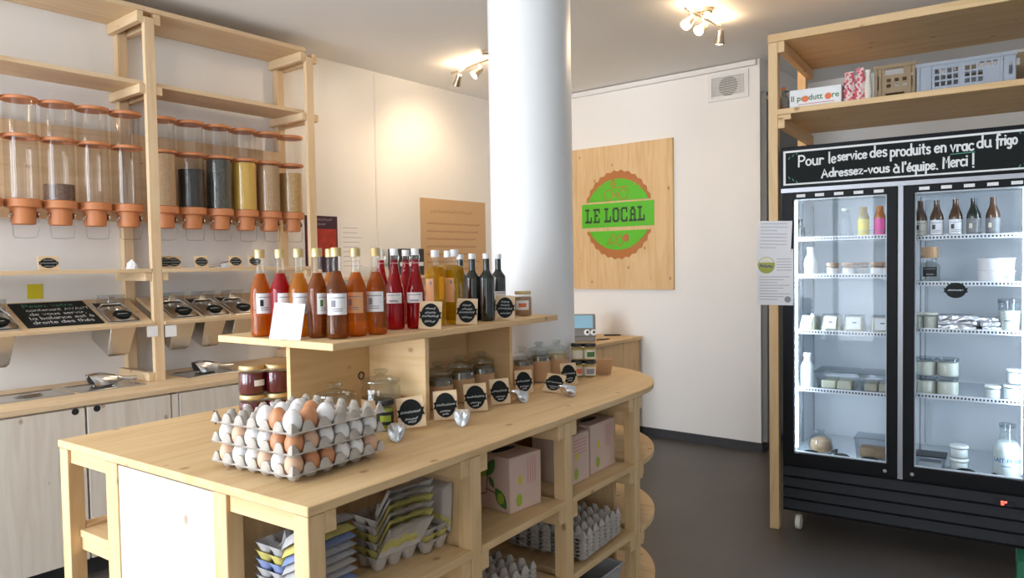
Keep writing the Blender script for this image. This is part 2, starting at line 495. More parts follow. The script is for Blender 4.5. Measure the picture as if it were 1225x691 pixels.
def panel_holes(x0, x1, z0, z1, holes, y0, y1):
    """upright slab in x/z with rectangular openings, thickness y0..y1, one connected mesh"""
    xs = sorted({x0, x1, *[h[0] for h in holes], *[h[1] for h in holes]})
    zs = sorted({z0, z1, *[h[2] for h in holes], *[h[3] for h in holes]})
    idx = {}; vs = []; fs = []
    def V(i, j, k):
        if (i, j, k) not in idx:
            idx[(i, j, k)] = len(vs); vs.append((xs[i], (y0, y1)[k], zs[j]))
        return idx[(i, j, k)]
    nx, nz = len(xs)-1, len(zs)-1
    def solid(i, j):
        if not (0 <= i < nx and 0 <= j < nz): return False
        cx, cz = (xs[i]+xs[i+1])/2, (zs[j]+zs[j+1])/2
        return not any(h[0] < cx < h[1] and h[2] < cz < h[3] for h in holes)
    for i in range(nx):
        for j in range(nz):
            if not solid(i, j): continue
            fs.append((V(i, j, 0), V(i+1, j, 0), V(i+1, j+1, 0), V(i, j+1, 0)))
            fs.append((V(i, j, 1), V(i, j+1, 1), V(i+1, j+1, 1), V(i+1, j, 1)))
            if not solid(i-1, j): fs.append((V(i, j, 0), V(i, j+1, 0), V(i, j+1, 1), V(i, j, 1)))
            if not solid(i+1, j): fs.append((V(i+1, j, 0), V(i+1, j, 1), V(i+1, j+1, 1), V(i+1, j+1, 0)))
            if not solid(i, j-1): fs.append((V(i, j, 0), V(i, j, 1), V(i+1, j, 1), V(i+1, j, 0)))
            if not solid(i, j+1): fs.append((V(i, j+1, 0), V(i+1, j+1, 0), V(i+1, j+1, 1), V(i, j+1, 1)))
    return MB().add(vs, fs)

# ================================================================== the setting
XW, YB, YB2, YF, XR, ZC = -4.2, 5.243, 6.25, -2.3, 2.6, 2.835
XC = -1.9          # where the back wall ends and turns into the recess behind the fridge
struct('floor', MB().box(XW-.1, XR+.1, YF-.1, YB2+.1, -.08, 0), 'floor_resin')
struct('ceiling', MB().box(XW-.1, XR+.1, YF-.1, YB2+.1, ZC, ZC+.08), 'ceiling_paint')
struct('wall_left', MB().box(XW-.1, XW, YF-.1, YB+.1, 0, ZC), 'wall_paint')
struct('wall_back', MB().box(XW, XC, YB, YB2, 0, ZC), 'wall_paint')
struct('wall_recess', MB().box(XC, XR, YB2, YB2+.1, 0, ZC), 'wall_paint')
struct('wall_right', MB().box(XR, XR+.1, YF-.1, YB2+.1, 0, ZC), 'wall_paint')
wins = [(-4.14, -2.18, .30, 2.74), (.28, 1.62, .30, 2.74), (-2.02, -1.04, .30, 2.74)]
struct('wall_front', panel_holes(XW, XR, 0, ZC, wins, YF-.12, YF), 'wall_paint')
for k, (a, b, c, d) in enumerate(wins):
    mid = (a+b)/2
    w = struct('window_%d' % (k+1), panel_holes(a, b, c, d, [(a+.06, mid-.03, c+.06, d-.06), (mid+.03, b-.06, c+.06, d-.06)], YF-.09, YF-.04), 'white_plastic')
    for x0, x1 in ((a+.06, mid-.03), (mid+.03, b-.06)):
        link('pane', MB().box(x0, x1, YF-.068, YF-.062, c+.06, d-.06), 'window_glass', w)
struct('baseboard_back', MB().box(XW, XC, YB-.012, YB, 0, .065), 'baseboard_grey')
struct('baseboard_recess', MB().box(XC, XC+.012, YB-.012, YB2, 0, .065), 'baseboard_grey')
struct('trim_1', MB().box(-3.75, -1.918, YB-.035, YB, 2.790, 2.828), 'white_plastic', bevel=.002)
struct('trim_2', MB().box(XW, XW+.004, 3.640, 3.652, 0, ZC-.02), 'white_plastic')
dr = struct('grey_panel_1', MB().box(XC+.001, XC+.040, YB+.02, YB2-.08, .07, 2.60), 'panel_grey')  # added grey panel over the return wall; its door form and handle are invented
link('panel_handle', MB().tube([(XC+.041, YB2-.2, 1.05), (XC+.085, YB2-.2, 1.05), (XC+.085, YB2-.31, 1.05)], .008, 8), 'steel', dr)

# column that the island is built round
COL = (-2.005, 2.655); COL_R = .186
o = struct('column', MB().lathe([(COL_R, 0), (COL_R, ZC)], 64, COL), 'column_paint')

# ventilation grille, high on the back wall
g0, g1 = ony(847.5, 123, YB), ony(896, 82, YB)
vx0, vx1, vz0, vz1 = g0.x, g1.x, g0.z, g1.z
t = thing('ventilation_grille', 'square white ventilation grille with louvres high on the white wall', 'vent', ((vx0+vx1)/2, YB, vz0))
hw, hh = (vx1-vx0)/2, vz1-vz0
link('grille_frame', panel_holes(-hw, hw, 0, hh, [(-hw+.03, hw-.03, .03, hh-.03)], -.014, 0), 'white_plastic', t)
link('backing', MB().box(-hw+.03, hw-.03, -.002, -.001, .03, hh-.03), 'white_plastic', t)
link('fan_opening', MB().prism(ellipse(0, hh/2, hh*.36, hh*.36), 0, .001).tf(frame((0, -.0022, 0), (1, 0, 0), (0, 0, 1))), 'vent_dark', t)
for k in range(11):
    z = .035+k*(hh-.065)/11
    s = MB().obox((0, -.008, z+.006), (2*hw-.06, .012, .0035), Matrix.Rotation(R(35), 4, 'X'))
    link('louvre', s, 'white_plastic', t)

# ================================================================== left wall: rack with dispensers and bins
XF = -3.835        # front of the rack posts
RACK_Y = (-.22, .80, 1.80, 2.785)
PW = .052
rk = thing('bulk_goods_rack', 'tall open rack of pine posts and shelves standing on the wall counter', 'rack', (0, 0, 0))
ZT = .816          # wall counter top
for y in RACK_Y[1:]:
    link('post', MB().box(XF-.03, XF, y, y+PW, ZT, 2.70), 'rack_pine_z', rk, .0015)
    link('post', MB().box(XW+.001, XW+.05, y, y+PW, ZT, 2.70), 'rack_pine_z', rk, .0015)
    for zt, hh in ((2.725, .055), (2.352, .045), (1.382, .042), (ZT+.046, .045)):
        link('cross_rail', MB().box(XW+.005, XF-.004, y-.034, y-.001, zt-hh, zt), 'rack_pine_x', rk, .0015)
        if zt > 1: link('cross_rail', MB().box(XW+.005, XF-.004, y+PW+.001, y+PW+.034, zt-hh, zt), 'rack_pine_x', rk, .0015)
for a, b in ((.80, 1.80), (1.80, 2.785)):
    link('shelf_board', MB().box(XW+.002, XF+.004, a+.001, b+PW-.052, 2.726, 2.750), 'rack_pine_y', rk, .0015)
    link('shelf_board', MB().box(XW+.052, XF-.032, a+PW*.5, b+PW*.5, 2.353, 2.375), 'rack_pine_y', rk, .0015)
    link('label_shelf', MB().box(XW+.052, XF+.004, a+PW+.002, b-.002, 1.383, 1.403), 'rack_pine_y', rk, .0015)
    link('back_board', MB().box(XW+.052, XW+.068, a+PW+.002, b-.002, 1.66, 2.14), 'rack_pine_y', rk, .0015)
# sloping boards that carry the bins
BINS = (1.125, 1.665, 1.985, 2.165, 2.345)
BW, BL, BY0 = .134, .27, .024
SLO = R(21)
def slope_M(y):     # local frame on the board: x' along +Y (wall), y' up the slope toward the wall, z' normal
    return frame((XF+.012, y, 1.122), (0, 1, 0), (-math.cos(SLO), 0, math.sin(SLO)))
for a, b in ((.80, 1.80), (1.80, 2.785)):
    hol = [(y-a-BW/2+.002, y-a+BW/2-.002, BY0+.012, BY0+BL-.012) for y in BINS if a < y < b]
    mb = panel_holes(PW+.002, b-a-.002, 0, .345, hol, 0, .018).tf(Matrix(((1, 0, 0, 0), (0, 0, 1, 0), (0, -1, 0, 0), (0, 0, 0, 1))))
    link('bin_board', mb.tf(slope_M(a)), 'rack_pine_y', rk, .0015)
for zz, yy in ((1.075, 1.79), (1.072, 1.86)):
    link('price_tag', MB().box(XF+.001, XF+.003, yy-.028, yy+.028, zz-.025, zz+.03) if yy < 1.8 else MB().box(XF+.005, XF+.007, yy-.005, yy+.055, zz-.03, zz+.03), 'paper', rk)

# gravity dispensers
def dispenser(label, fill=None, frac=0.0, group=None):
    t = thing('gravity_dispenser', label, 'dispenser', (0, 0, 0), 0, group)
    r = .0735
    link('lid', MB().lathe([(0, 2.204), (r+.004, 2.204), (r+.006, 2.207), (r+.006, 2.217), (r+.003, 2.220), (0, 2.220)], 32), 'terracotta', t)
    link('upper_tube', MB().lathe([(r-.006, 2.04), (r-.006, 2.204)], 32), 'acrylic', t)
    link('ring', MB().lathe([(r-.010, 2.028), (r+.004, 2.028), (r+.006, 2.031), (r+.006, 2.041), (r+.003, 2.044), (r-.010, 2.044)], 32), 'terracotta', t)
    link('tube', MB().lathe([(r-.004, 1.735), (r-.004, 2.028)], 32), 'acrylic', t)
    base = link('base', MB().lathe([(0, 1.700), (r-.006, 1.700), (r+.004, 1.704), (r+.004, 1.738), (r-.002, 1.742), (0, 1.742)], 32), 'terracotta', t)
    link('nozzle', MB().lathe([(.054, 1.700), (.052, 1.632), (.050, 1.624), (.046, 1.622), (0, 1.630)], 28), 'terracotta', t)
    for s in (-1, 1):
        link('knob', MB().lathe([(0, 0), (.016, 0), (.016, .006), (.009, .009), (0, .009)], 16).tf(Matrix.Translation((.012, s*.054, 1.668)) @ Matrix.Rotation(-s*PI/2, 4, 'X')), 'chrome', base)
    pts = [(.015, -.058, 1.685), (.03, -.054, 1.60)]
    pts += [(.034, -.040+.006*math.cos(a)-.008, 1.570-.012*math.sin(a)) for a in (PI, 3*PI/4+.2, PI/2)]
    pts += [(.034, .0, 1.556), (.034, .045, 1.560), (.030, .054, 1.60), (.015, .058, 1.685)]
    link('handle', MB().tube(pts, .0028, 6), 'plastic_clear', t)
    link('hanger', MB().box(-.139, -.0755, -.02, .02, 1.705, 1.735), 'terracotta', t)
    if fill:
        link('filling', MB().lathe([(0, 1.744), (r-.007, 1.744), (r-.007, 1.744+frac*.282), (0, 1.746+frac*.282)], 32), fill, t)
    return t
DX = -3.985
empt = dispenser('empty clear bulk dispenser on the window side of the dark brown seeds', group='empty bulk dispensers')
empt.location = (DX, 1.272, 0)
for y, lab in ((1.110, 'empty clear bulk dispenser at the window end of the row'), (1.592, 'empty clear bulk dispenser between the one with dark brown seeds and the post dispenser'), (1.754, 'empty clear bulk dispenser right beside the rack post')):
    copy_tree(empt, (DX, y, 0), label=lab)
for y, lab, fill, fr_ in ((1.431, 'clear bulk dispenser a third full of dark brown seeds', 'seed_brown', .27),
                          (1.944, 'bulk dispenser full of pale beige grain beside the rack post', 'grain_beige', .98),
                          (2.104, 'bulk dispenser two thirds full of glossy black seeds', 'seed_black', .74),
                          (2.270, 'bulk dispenser filled to the ring with dark slate-grey seeds', 'seed_slate', .98),
                          (2.433, 'bulk dispenser full of bright yellow polenta', 'polenta', .98),
                          (2.594, 'bulk dispenser full of light brown grain between the polenta and the last dispenser', 'grain_beige', .97),
                          (2.757, 'last bulk dispenser of the row, filled with tan flakes', 'grain_tan', .86)):
    d = dispenser(lab, fill, fr_)
    d.location = (DX, y, 0)

# small wooden label plates with a black oval
def oval_shape(w, h, banner=True):
    """outline of the black chalk label: an oval with a banner across"""
    n = 40; rx, ry = w*.40, h*.46; bh = h*.13; bw = w*.47
    pts = []
    for i in range(n):
        a = 2*PI*i/n
        x, y = rx*math.cos(a), ry*math.sin(a)
        if banner and abs(y) < bh:
            x = math.copysign(bw*(1-.10*(1-abs(y)/bh)), x)
        pts.append((x, y))
    out = []
    for i, p in enumerate(pts):
        q = pts[(i+1) % n]
        out.append(p)
        if banner and (abs(p[1]) < bh) != (abs(q[1]) < bh):
            yb = math.copysign(bh, p[1]+q[1])
            a = (math.copysign(bw, p[0]), yb); xe = rx*math.sqrt(max(0, 1-(bh/ry)**2)); b = (math.copysign(xe, p[0]), yb)
            out += [b, a] if abs(p[1]) >= bh else [a, b]
    return out
def plate(name, label, cat, w, h, loc, rz, lean, board='pine_x', group=None, seed=1, lines=((.22, .5), (.0, .78), (-.22, .45)), roll=0.0, wide=False):
    """plate standing on its lower edge, leaning back; faces local -Y"""
    t = thing(name, label, cat, loc, rz, group)
    M = Matrix.Rotation(-lean, 4, 'X') @ Matrix.Rotation(roll, 4, 'Y')
    low = 0.5*w*abs(math.sin(roll))*math.cos(lean)
    M = Matrix.Translation((0, 0, low+.0005)) @ M
    link('board', MB().box(-w/2, w/2, 0, .006, 0, h).tf(M), board, t, .0008)
    Mf = M @ frame((0, -.0006, h/2), (1, 0, 0), (0, 0, 1))
    ov = oval_shape(w*1.05, h*.92 if not wide else h*.8)
    b = link('oval_label', MB().prism(ov, 0, .0006).tf(Mf), 'slate', t)
    st = []
    for k, (yy, ww) in enumerate(lines):
        st += shift([scribble(w*ww, h*.085, seed*10+k)], -w*ww/2, yy*h-h*.05)
    link('lettering', ribbon(st, h*.018, .0011).tf(Mf), 'chalk', b)
    return t
for k, (x, seed) in enumerate(((59, 3), (197, 4), (209, 5), (242, 6), (283, 7), (306, 8))):
    p = onx(x, 318, XF-.03)
    lb = ('below the dispenser of dark brown seeds', 'right beside the rack post', 'below the black seeds', 'below the slate-grey seeds', 'behind the chrome scoop', 'nearest the orange syrup bottle')[k]
    plate('label_plate', 'small pine plate with black oval label '+lb, 'label', .088 if k == 0 else .078, .066,
          (XF-.03, p.y, 1.404), PI/2, R(12), 'rack_pine_x', None if k == 0 else 'oval label plates under the filled dispensers', seed, wide=True)

# steel scoop
def scoop_mesh(L=.10, W=.06, H=.045):
    """open scoop: half-round trough, open to the front (+x), with a closed back"""
    mb = MB(); n = 10; rows = []
    vs = []
    for i, (x, s) in enumerate(((-L/2, .72), (-L/4, .88), (0, 1.0), (L/4, 1.02), (L/2, .96))):
        for k in range(n+1):
            a = PI+PI*k/n
            cut = 1.0 if x < L*.2 else .75 if x < L*.4 else .35
            zz = H*s*max(math.sin(a), -1)*1.0
            if math.sin(a) > -.999 and i >= 3:
                zz = max(zz, -H*s)
            vs.append((x+(L*.22*(1+math.sin(a))*-1 if i == 4 else 0), W/2*s*math.cos(a), H+zz))
    fs = [(i*(n+1)+k, i*(n+1)+k+1, (i+1)*(n+1)+k+1, (i+1)*(n+1)+k) for i in range(4) for k in range(n)]
    fs.append(tuple(range(n+1)))
    return mb.add(vs, fs, True)
def scoop(label, loc, rz, flip=False, s=1.0, group=None):
    t = thing('metal_scoop', label, 'scoop', loc, rz, group)
    M = Matrix.Scale(s, 4)
    if flip: M = Matrix.Translation((0, 0, .046*s)) @ Matrix.Rotation(PI, 4, 'X') @ Matrix.Scale(s, 4)
    a = link('bowl', scoop_mesh().tf(M), 'chrome', t)
    h = MB().tube([(-.048, 0, .03), (-.07, 0, .034), (-.10, 0, .024), (-.13, 0, .012)] if not flip else [(-.048, 0, .022), (-.07, 0, .028), (-.10, 0, .034), (-.13, 0, .0365)], [.008, .007, .008, .008], 10)
    link('handle', h.tf(M), 'chrome', t)
    return t
p = onx(272, 316, XF-.06)
scoop('chrome scoop lying on the label shelf between two label plates', (XF-.06, p.y, 1.4035), R(75), True, .8)
p = onx(158, 318, XF-.05)
cr = MB()
for k in range(7):
    a = k*2*PI/7
    cr.v.append((.028*math.cos(a), .03*math.sin(a), 0)); 
for k in range(7):
    a = k*2*PI/7+.3; s = random.uniform(.8, 1.25)
    cr.v.append((.026*s*math.cos(a), .026*s*math.sin(a), .028*s))
cr.v += [(0, 0, 0), (0, 0, .05)]
cr.f = [(k, (k+1) % 7, 7+(k+1) % 7, 7+k) for k in range(7)]+[((k+1) % 7, k, 14) for k in range(7)]+[(7+k, 7+(k+1) % 7, 15) for k in range(7)]
cr.s = [False]*len(cr.f)
single('crumpled_paper', cr, 'paper', 'white crumpled paper lying at the end of the label shelf', 'paper', (XF-.05, p.y, 1.4035))

# sticky note
a, b = onx(32, 340, XW), onx(51.5, 357, XW)
single('sticky_note', MB().box(XW, XW+.0015, a.y, b.y, b.z, a.z), 'yellow_note', 'yellow sticky note on the white wall', 'note')

# blackboard lying on the sloping board
bb = thing('blackboard', 'black chalkboard with handwritten notice lying on the sloping bin board', 'blackboard', (0, 0, 0))
Mb = slope_M(1.232) @ Matrix.Translation((0, .035, .0005))
bw, bh = .335, .285
link('board', MB().box(0, bw, 0, bh, 0, .006).tf(Mb), 'slate', bb, .001)
rows = (('Pesez votre', .020, .05, 'chalk_green'), ('contenant AVANT', .018, .05, 'chalk'), ('de vous servir,', .018, .05, 'chalk'), ('la balance est à', .019, .035, 'chalk'), ('droite des thés', .019, .035, 'chalk'))
for k, (tx, h, x0, mt) in enumerate(rows):
    st, w = write(tx, h)
    s = min(1.25, .285/w)
    st = [[(x0+a*s, b) for a, b in q] for q in st]
    link('lettering', ribbon(shift(st, 0, .228-k*.050), .0034, .0066).tf(Mb), mt, bb)

# gastronorm bins let into the sloping board
def bin_(label, y, group=None):
    t = thing('steel_bin', label, 'bin', (0, 0, 0), 0, group)
    M = slope_M(y)
    w, L, d = BW-.002, BL, .205
    y0 = BY0
    # rim
    rim = MB()
    for z in (0.001, .006):
        pass
    outer = [(-w/2-.012, y0), (w/2+.012, y0), (w/2+.012, y0+L), (-w/2-.012, y0+L)]
    vs = []; fs = []
    def ring(ix, iy, z): return [(-w/2-.012+ix, y0+iy, z), (w/2+.012-ix, y0+iy, z), (w/2+.012-ix, y0+L-iy, z), (-w/2-.012+ix, y0+L-iy, z)]
    rings = [ring(0, 0, .001), ring(0, 0, .006), ring(.012, .012, .006), ring(.013, .013, 0), ring(.024, .030, -d+.02), ring(.034, .042, -d), ]
    for q in rings: vs += q
    for i in range(len(rings)-1):
        for k in range(4):
            k2 = (k+1) % 4
            fs.append((4*i+k, 4*i+k2, 4*i+4+k2, 4*i+4+k))
    fs.append((20, 21, 22, 23))
    pan = link('pan', MB().add(vs, fs).tf(M), 'steel', t, .003)
    # hinged clear lid: domed plate, back part flipped up
    lid = MB(); vs = []; n = 10
    for j in range(7):
        for i in range(n+1):
            x = (-1+2*i/n)*(w/2+.006); yy = y0+.012+(L-.09)*j/6
            z = .008+.020*(1-(2*i/n-1)**4)*(1-(2*j/6-1)**6)
            vs.append((x, yy, z))
    lid.add(vs, [(j*(n+1)+i, j*(n+1)+i+1, (j+1)*(n+1)+i+1, (j+1)*(n+1)+i) for j in range(6) for i in range(n)], True)
    ld = link('lid', lid.tf(M), 'steel', t)
    bk = MB().box(-w/2-.004, w/2+.004, y0+L-.075, y0+L-.072, .008, .075)
    link('lid_flap', bk.tf(M), 'plastic_clear', t, .001)
    link('lid_grip', MB().box(-.018, .018, y0+L-.082, y0+L-.070, .030, .062).tf(M), 'steel', t, .003)
    link('lid_rim', MB().tube([(-w/2-.006, y0+.012, .009), (-w/2-.006, y0+L-.10, .012), (-w/2+.02, y0+L-.082, .026), (w/2-.02, y0+L-.082, .026), (w/2+.006, y0+L-.10, .012), (w/2+.006, y0+.012, .009)], .0035, 6).tf(M), 'chrome', t)
    link('lid_handle', MB().lathe([(0, .026), (.016, .028), (.012, .034), (.018, .040), (0, .044)], 16, (0, y0+.105)).tf(M), 'chrome', t)
    Mo = M @ Matrix.Translation((0, y0+.052, .0285)) @ Matrix.Rotation(R(8), 4, 'X')
    ol = link('oval_label', MB().prism(oval_shape(.105, .075), 0, .001).tf(Mo), 'slate', t)
    link('lettering', ribbon(shift([scribble(.05, .007, int(y*100)), scribble(.04, .006, int(y*77))], -.025, -.004), .0016, .0015).tf(Mo), 'chalk', ol)
    link('filling', MB().box(-w/2+.016, w/2-.016, y0+.05, y0+L-.05, -.075, -.055).tf(M), 'grain_tan', t)
    return t
bin_('steel bin with clear lid beside the chalkboard, next to the rack post', BINS[1])
bin_('steel bin with clear lid at the window end of the chalkboard', BINS[0])
for y, lab in zip(BINS[2:], ('steel bin with clear lid just past the rack post', 'steel bin with clear lid, middle one of three past the rack post', 'steel bin with clear lid half hidden by the first orange syrup bottle')):
    bin_(lab, y, 'steel bins past the rack post')

# wall counter: cabinets below, continuous worktop above
CFX = -3.556
wt = thing('worktop', 'pine worktop of the wall counter with steel lids let in', 'worktop', (0, 0, 0))
link('board', MB().box(XW+.001, CFX+.004, -1.6, 3.05, ZT-.026, ZT), 'rack_pine_y', wt, .002)
def cabinet(y0, y1, label, hole_y=None, group=None):
    t = thing('base_cabinet', label, 'cabinet', (0, 0, 0), 0, group)
    link('carcass', MB().box(XW+.002, CFX-.022, y0+.001, y1-.001, .09, ZT-.028), 'pale_pine_z', t)
    link('plinth', MB().box(XW+.05, CFX-.06, y0+.001, y1-.001, 0, .089), 'baseboard_grey', t)
    d = link('door', MB().box(CFX-.02, CFX-.001, y0+.003, y1-.003, .092, ZT-.034), 'pale_pine_z', t, .0015)
    if hole_y:
        link('finger_hole', MB().lathe([(0, 0), (.015, 0), (.015, .0012), (0, .0012)], 20).tf(Matrix.Translation((CFX-.0012, hole_y, .770)) @ Matrix.Rotation(PI/2, 4, 'Y')), 'black_matt', d)
    return t
cabinet(.55, 1.351, 'pale pine cabinet with finger hole, below the steel lid without a scoop', 1.308)
cabinet(1.355, 1.742, 'pale pine cabinet with finger hole at the hinge of its neighbour', 1.399)
cabinet(1.780, 2.50, 'pale pine cabinet past the narrow filler strip')
single('filler_strip', MB().box(XW+.05, CFX-.002, 1.745, 1.777, .0, ZT-.034), 'pale_pine_z', 'narrow knotty pine filler strip between two cabinets', 'filler')
cabinet(-.3, .547, 'pale pine cabinet at the window end of the wall counter')
cabinet(2.503, 3.04, 'pale pine end cabinet behind the display island')
# steel lids in the worktop
def counter_lid(y, label, scoop_label=None):
    t = thing('worktop_insert', label, 'lid', (-3.895, y, ZT))
    w, L = .128, .155
    vs = []; rg = [(0, .0008), (.004, .005), (.016, .006), (.022, .002), (.05, .0025)]
    for ins, z in rg:
        vs += [(-w+ins, -L+ins, z), (w-ins, -L+ins, z), (w-ins, L-ins, z), (-w+ins, L-ins, z)]
    fs = [(4*i+k, 4*i+(k+1) % 4, 4*i+4+(k+1) % 4, 4*i+4+k) for i in range(4) for k in range(4)]+[(16, 17, 18, 19)]
    link('tray', MB().add(vs, fs), 'steel', t)
    link('recess', MB().lathe([(.060, .004), (.055, .0075), (.045, .004), (0, .0035)], 24), 'steel', t)
    link('grip', MB().box(-.012, .012, -.05, .05, .004, .012), 'steel', t, .003)
    if scoop_label:
        scoop(scoop_label, (-3.87, y-.02, ZT+.013), R(-88), True, 1.35)
    return t
counter_lid(1.235, 'bare steel lid let into the wall counter below the chalkboard')
counter_lid(1.565, 'steel lid in the wall counter under a scoop, beside the rack post', 'chrome scoop upside down on the steel lid beside the rack post')
counter_lid(2.105, 'steel lid in the wall counter past the rack post, under a scoop', 'chrome scoop upside down on the steel lid past the rack post')

# ---- papers on the left wall
po = thing('poster', 'dark purple and red poster on the cream wall beside the rack', 'poster', (XW+.001, 0, 0))
ya, yb_, za, zb = onx(364, 258, XW).y, onx(403, 258, XW).y, 1.36, onx(403, 259, XW).z
link('sheet', MB().box(0, .002, ya, yb_, za, zb), 'poster_dark', po)
link('picture', MB().box(.002, .003, ya+.015, yb_-.012, za+.11, zb-.09), 'poster_red', po)
st = shift([scribble(.17, .018, 5)], 0, zb-.035)+shift([scribble(.12, .014, 6)], 0, zb-.065)
link('lettering', ribbon(st, .004, .003).tf(frame((0, ya+.05, 0), (0, 1, 0), (0, 0, 1))), 'poster_text', po)
ns = thing('notice_sheet', 'pale sheet with faint lines of print on the wall beside the poster', 'notice', (XW+.001, 0, 0))
ya, yb_ = onx(407, 270, XW).y, onx(434, 270, XW).y; zb = onx(420, 266, XW).z
link('sheet', MB().box(0, .0015, ya, yb_, zb-.36, zb), 'wall_paint', ns)
st = []
for k in range(9): st += shift([[(0, 0), (.13+.04*random.random(), 0)]], .02, zb-.04-k*.034)
link('print', ribbon(st, .004, .0018).tf(frame((0, ya, 0), (0, 1, 0), (0, 0, 1))), 'poster_text', ns)
ks = thing('kraft_poster', 'large brown kraft sheet with handwritten lines on the cream wall', 'poster', (XW+.001, 0, 0))
ya, yb_ = onx(502, 236, XW).y, onx(580, 242, XW).y; zb = onx(502, 236, XW).z
link('sheet', MB().box(0, .0015, ya, yb_, zb-.78, zb), 'kraft_sheet', ks)
st = shift([scribble(.50, .035, 31)], .12, zb-.12)
for k in range(7): st += shift([scribble(.55+.1*random.random(), .018, 40+k)], .07, zb-.21-k*.062)
link('lettering', ribbon(st, .0055, .0018).tf(frame((0, ya, 0), (0, 1, 0), (0, 0, 1))), 'brown_ink', ks)
a = onx(587, 185, XW); 
single('white_paper', MB().box(XW, XW+.0015, a.y-.05, a.y+.12, a.z-.23, a.z), 'paper', 'white paper on the wall half hidden by the column', 'paper')

# small wall shelf behind the bottles with a dark box and a pile of leaflets
ws = thing('wall_shelf', 'small pine wall shelf behind the syrup bottles', 'shelf', (XW+.001, 3.75, 1.30))
link('board', MB().box(0, .22, -.42, .42, 0, .022), 'rack_pine_y', ws, .001)
link('bracket', MB().box(0, .18, -.30, -.28, -.10, -.0005), 'rack_pine_x', ws)
link('bracket', MB().box(0, .18, .28, .30, -.10, -.0005), 'rack_pine_x', ws)
bxd = thing('dark_box', 'black and white carton on the wall shelf behind the red swing-top bottles', 'box', (XW+.11, 3.83, 1.3225))
link('carton', MB().box(-.06, .06, -.13, .13, 0, .20), 'cardboard_dark', bxd, .002)
link('printed_band', MB().box(.0605, .062, -.12, .12, .07, .10), 'paper', bxd)
lf = thing('leaflet_pile', 'fanned pile of pale leaflets on the wall shelf', 'leaflets', (XW+.11, 3.50, 1.3225))
for k in range(6):
    link('leaflet', MB().box(-.07, .07, -.09, .09, .012*k, .012*k+.010).tf(Matrix.Rotation(R(4*k-10), 4, 'Z')), 'label_cream', lf)

# ================================================================== display island
IR = R(3.6)                                   # turned a little against the room
I0 = onz(368, 607, .9); I0 = Vector((I0.x, I0.y, 0))
IM = Matrix.Translation(I0) @ Matrix.Rotation(IR, 4, 'Z')   # island frame: x right (edge at 0), y along the length
IMi = IM.inverted()
def iw(x, y, z): return IM @ Vector((x, y, z))
def il(p): return IMi @ p
def ionz(x, y, z): return il(onz(x, y, z))
TW, TR = 1.126, .563                          # table width, radius of the round end
TY = 1.61                                     # where the round end starts
isl = thing('display_island', 'long pine display island with round end, open shelves and panelled front', 'counter', I0, IR)
# table top with a hole for the column
outer = [(0, 0), (0, TY)]+[(-TW/2+TR*math.cos(a), TY+TR*math.sin(a)) for a in [PI*k/28 for k in range(1, 28)]]+[(-TW, TY), (-TW, 0)]
cl = il(Vector((COL[0], COL[1], 0)))
inner = ellipse(cl.x, cl.y, COL_R+.004, COL_R+.004, 36)
bm = bmesh.new()
ev = []
for loop in (outer, inner):
    vs = [bm.verts.new((x, y, .878)) for x, y in loop]
    ev += [bm.edges.new((vs[i], vs[(i+1) % len(vs)])) for i in range(len(vs))]
bmesh.ops.triangle_fill(bm, use_beauty=True, use_dissolve=False, edges=ev, normal=(0, 0, -1))
ex = bmesh.ops.extrude_face_region(bm, geom=list(bm.faces))
bmesh.ops.translate(bm, verts=[v for v in ex['geom'] if isinstance(v, bmesh.types.BMVert)], vec=(0, 0, .022))
bmesh.ops.recalc_face_normals(bm, faces=list(bm.faces))
me = bpy.data.meshes.new('table_top'); bm.to_mesh(me); bm.free()
link('table_top', me, 'pine_y', isl, .002)
PZ = .876
def post(x0, x1, y0, y1, z1=PZ): link('post', MB().box(x0, x1, y0, y1, 0, z1), 'pine_z', isl, .0015)
PY = (.003, .549, 1.044, 1.557)
post(-.052, -.004, .003, .048)
for y in PY[1:]: post(-.050, -.004, y, y+.045)
# front end posts (seen from the window side)
for x0, x1 in ((-1.122, -1.075), (-.852, -.790), (-.345, -.293)): post(x0, x1, .003, .048)
for y in PY[1:]: post(-1.120, -1.074, y, y+.045)
for y in PY: post(-.47, -.425, y+.02, y+.065, .60)
# front panels
link('front_panel', MB().box(-.788, -.50, .006, .024, .02, .872), 'pale_pine_z', isl, .0012)
link('front_panel', MB().box(-.499, -.347, .006, .024, .02, .872), 'pale_pine_z', isl, .0012)
link('side_panel', MB().box(-.788, -.772, .05, .52, .02, .872), 'pine_z', isl, .0012)
link('side_panel', MB().box(-.345, -.329, .05, .52, .02, .872), 'pine_z', isl, .0012)
# rails under the table top
link('front_rail', MB().box(-1.073, -.854, .012, .034, .835, .875), 'pine_x', isl, .0012)
link('front_rail', MB().box(-.291, -.054, .012, .034, .835, .875), 'pine_x', isl, .0012)
for k, y in enumerate(PY):
    for zt in (.877, .601, .341):
        if k == 0 and zt < .8: continue
        if k > 0: link('cross_rail', MB().box(-.34, -.008, y-.036, y-.001, zt-.05, zt), 'pine_x', isl, .0012)
        link('cross_rail', MB().box(-.34, -.008, y+.046, y+.081, zt-.05, zt), 'pine_x', isl, .0012)
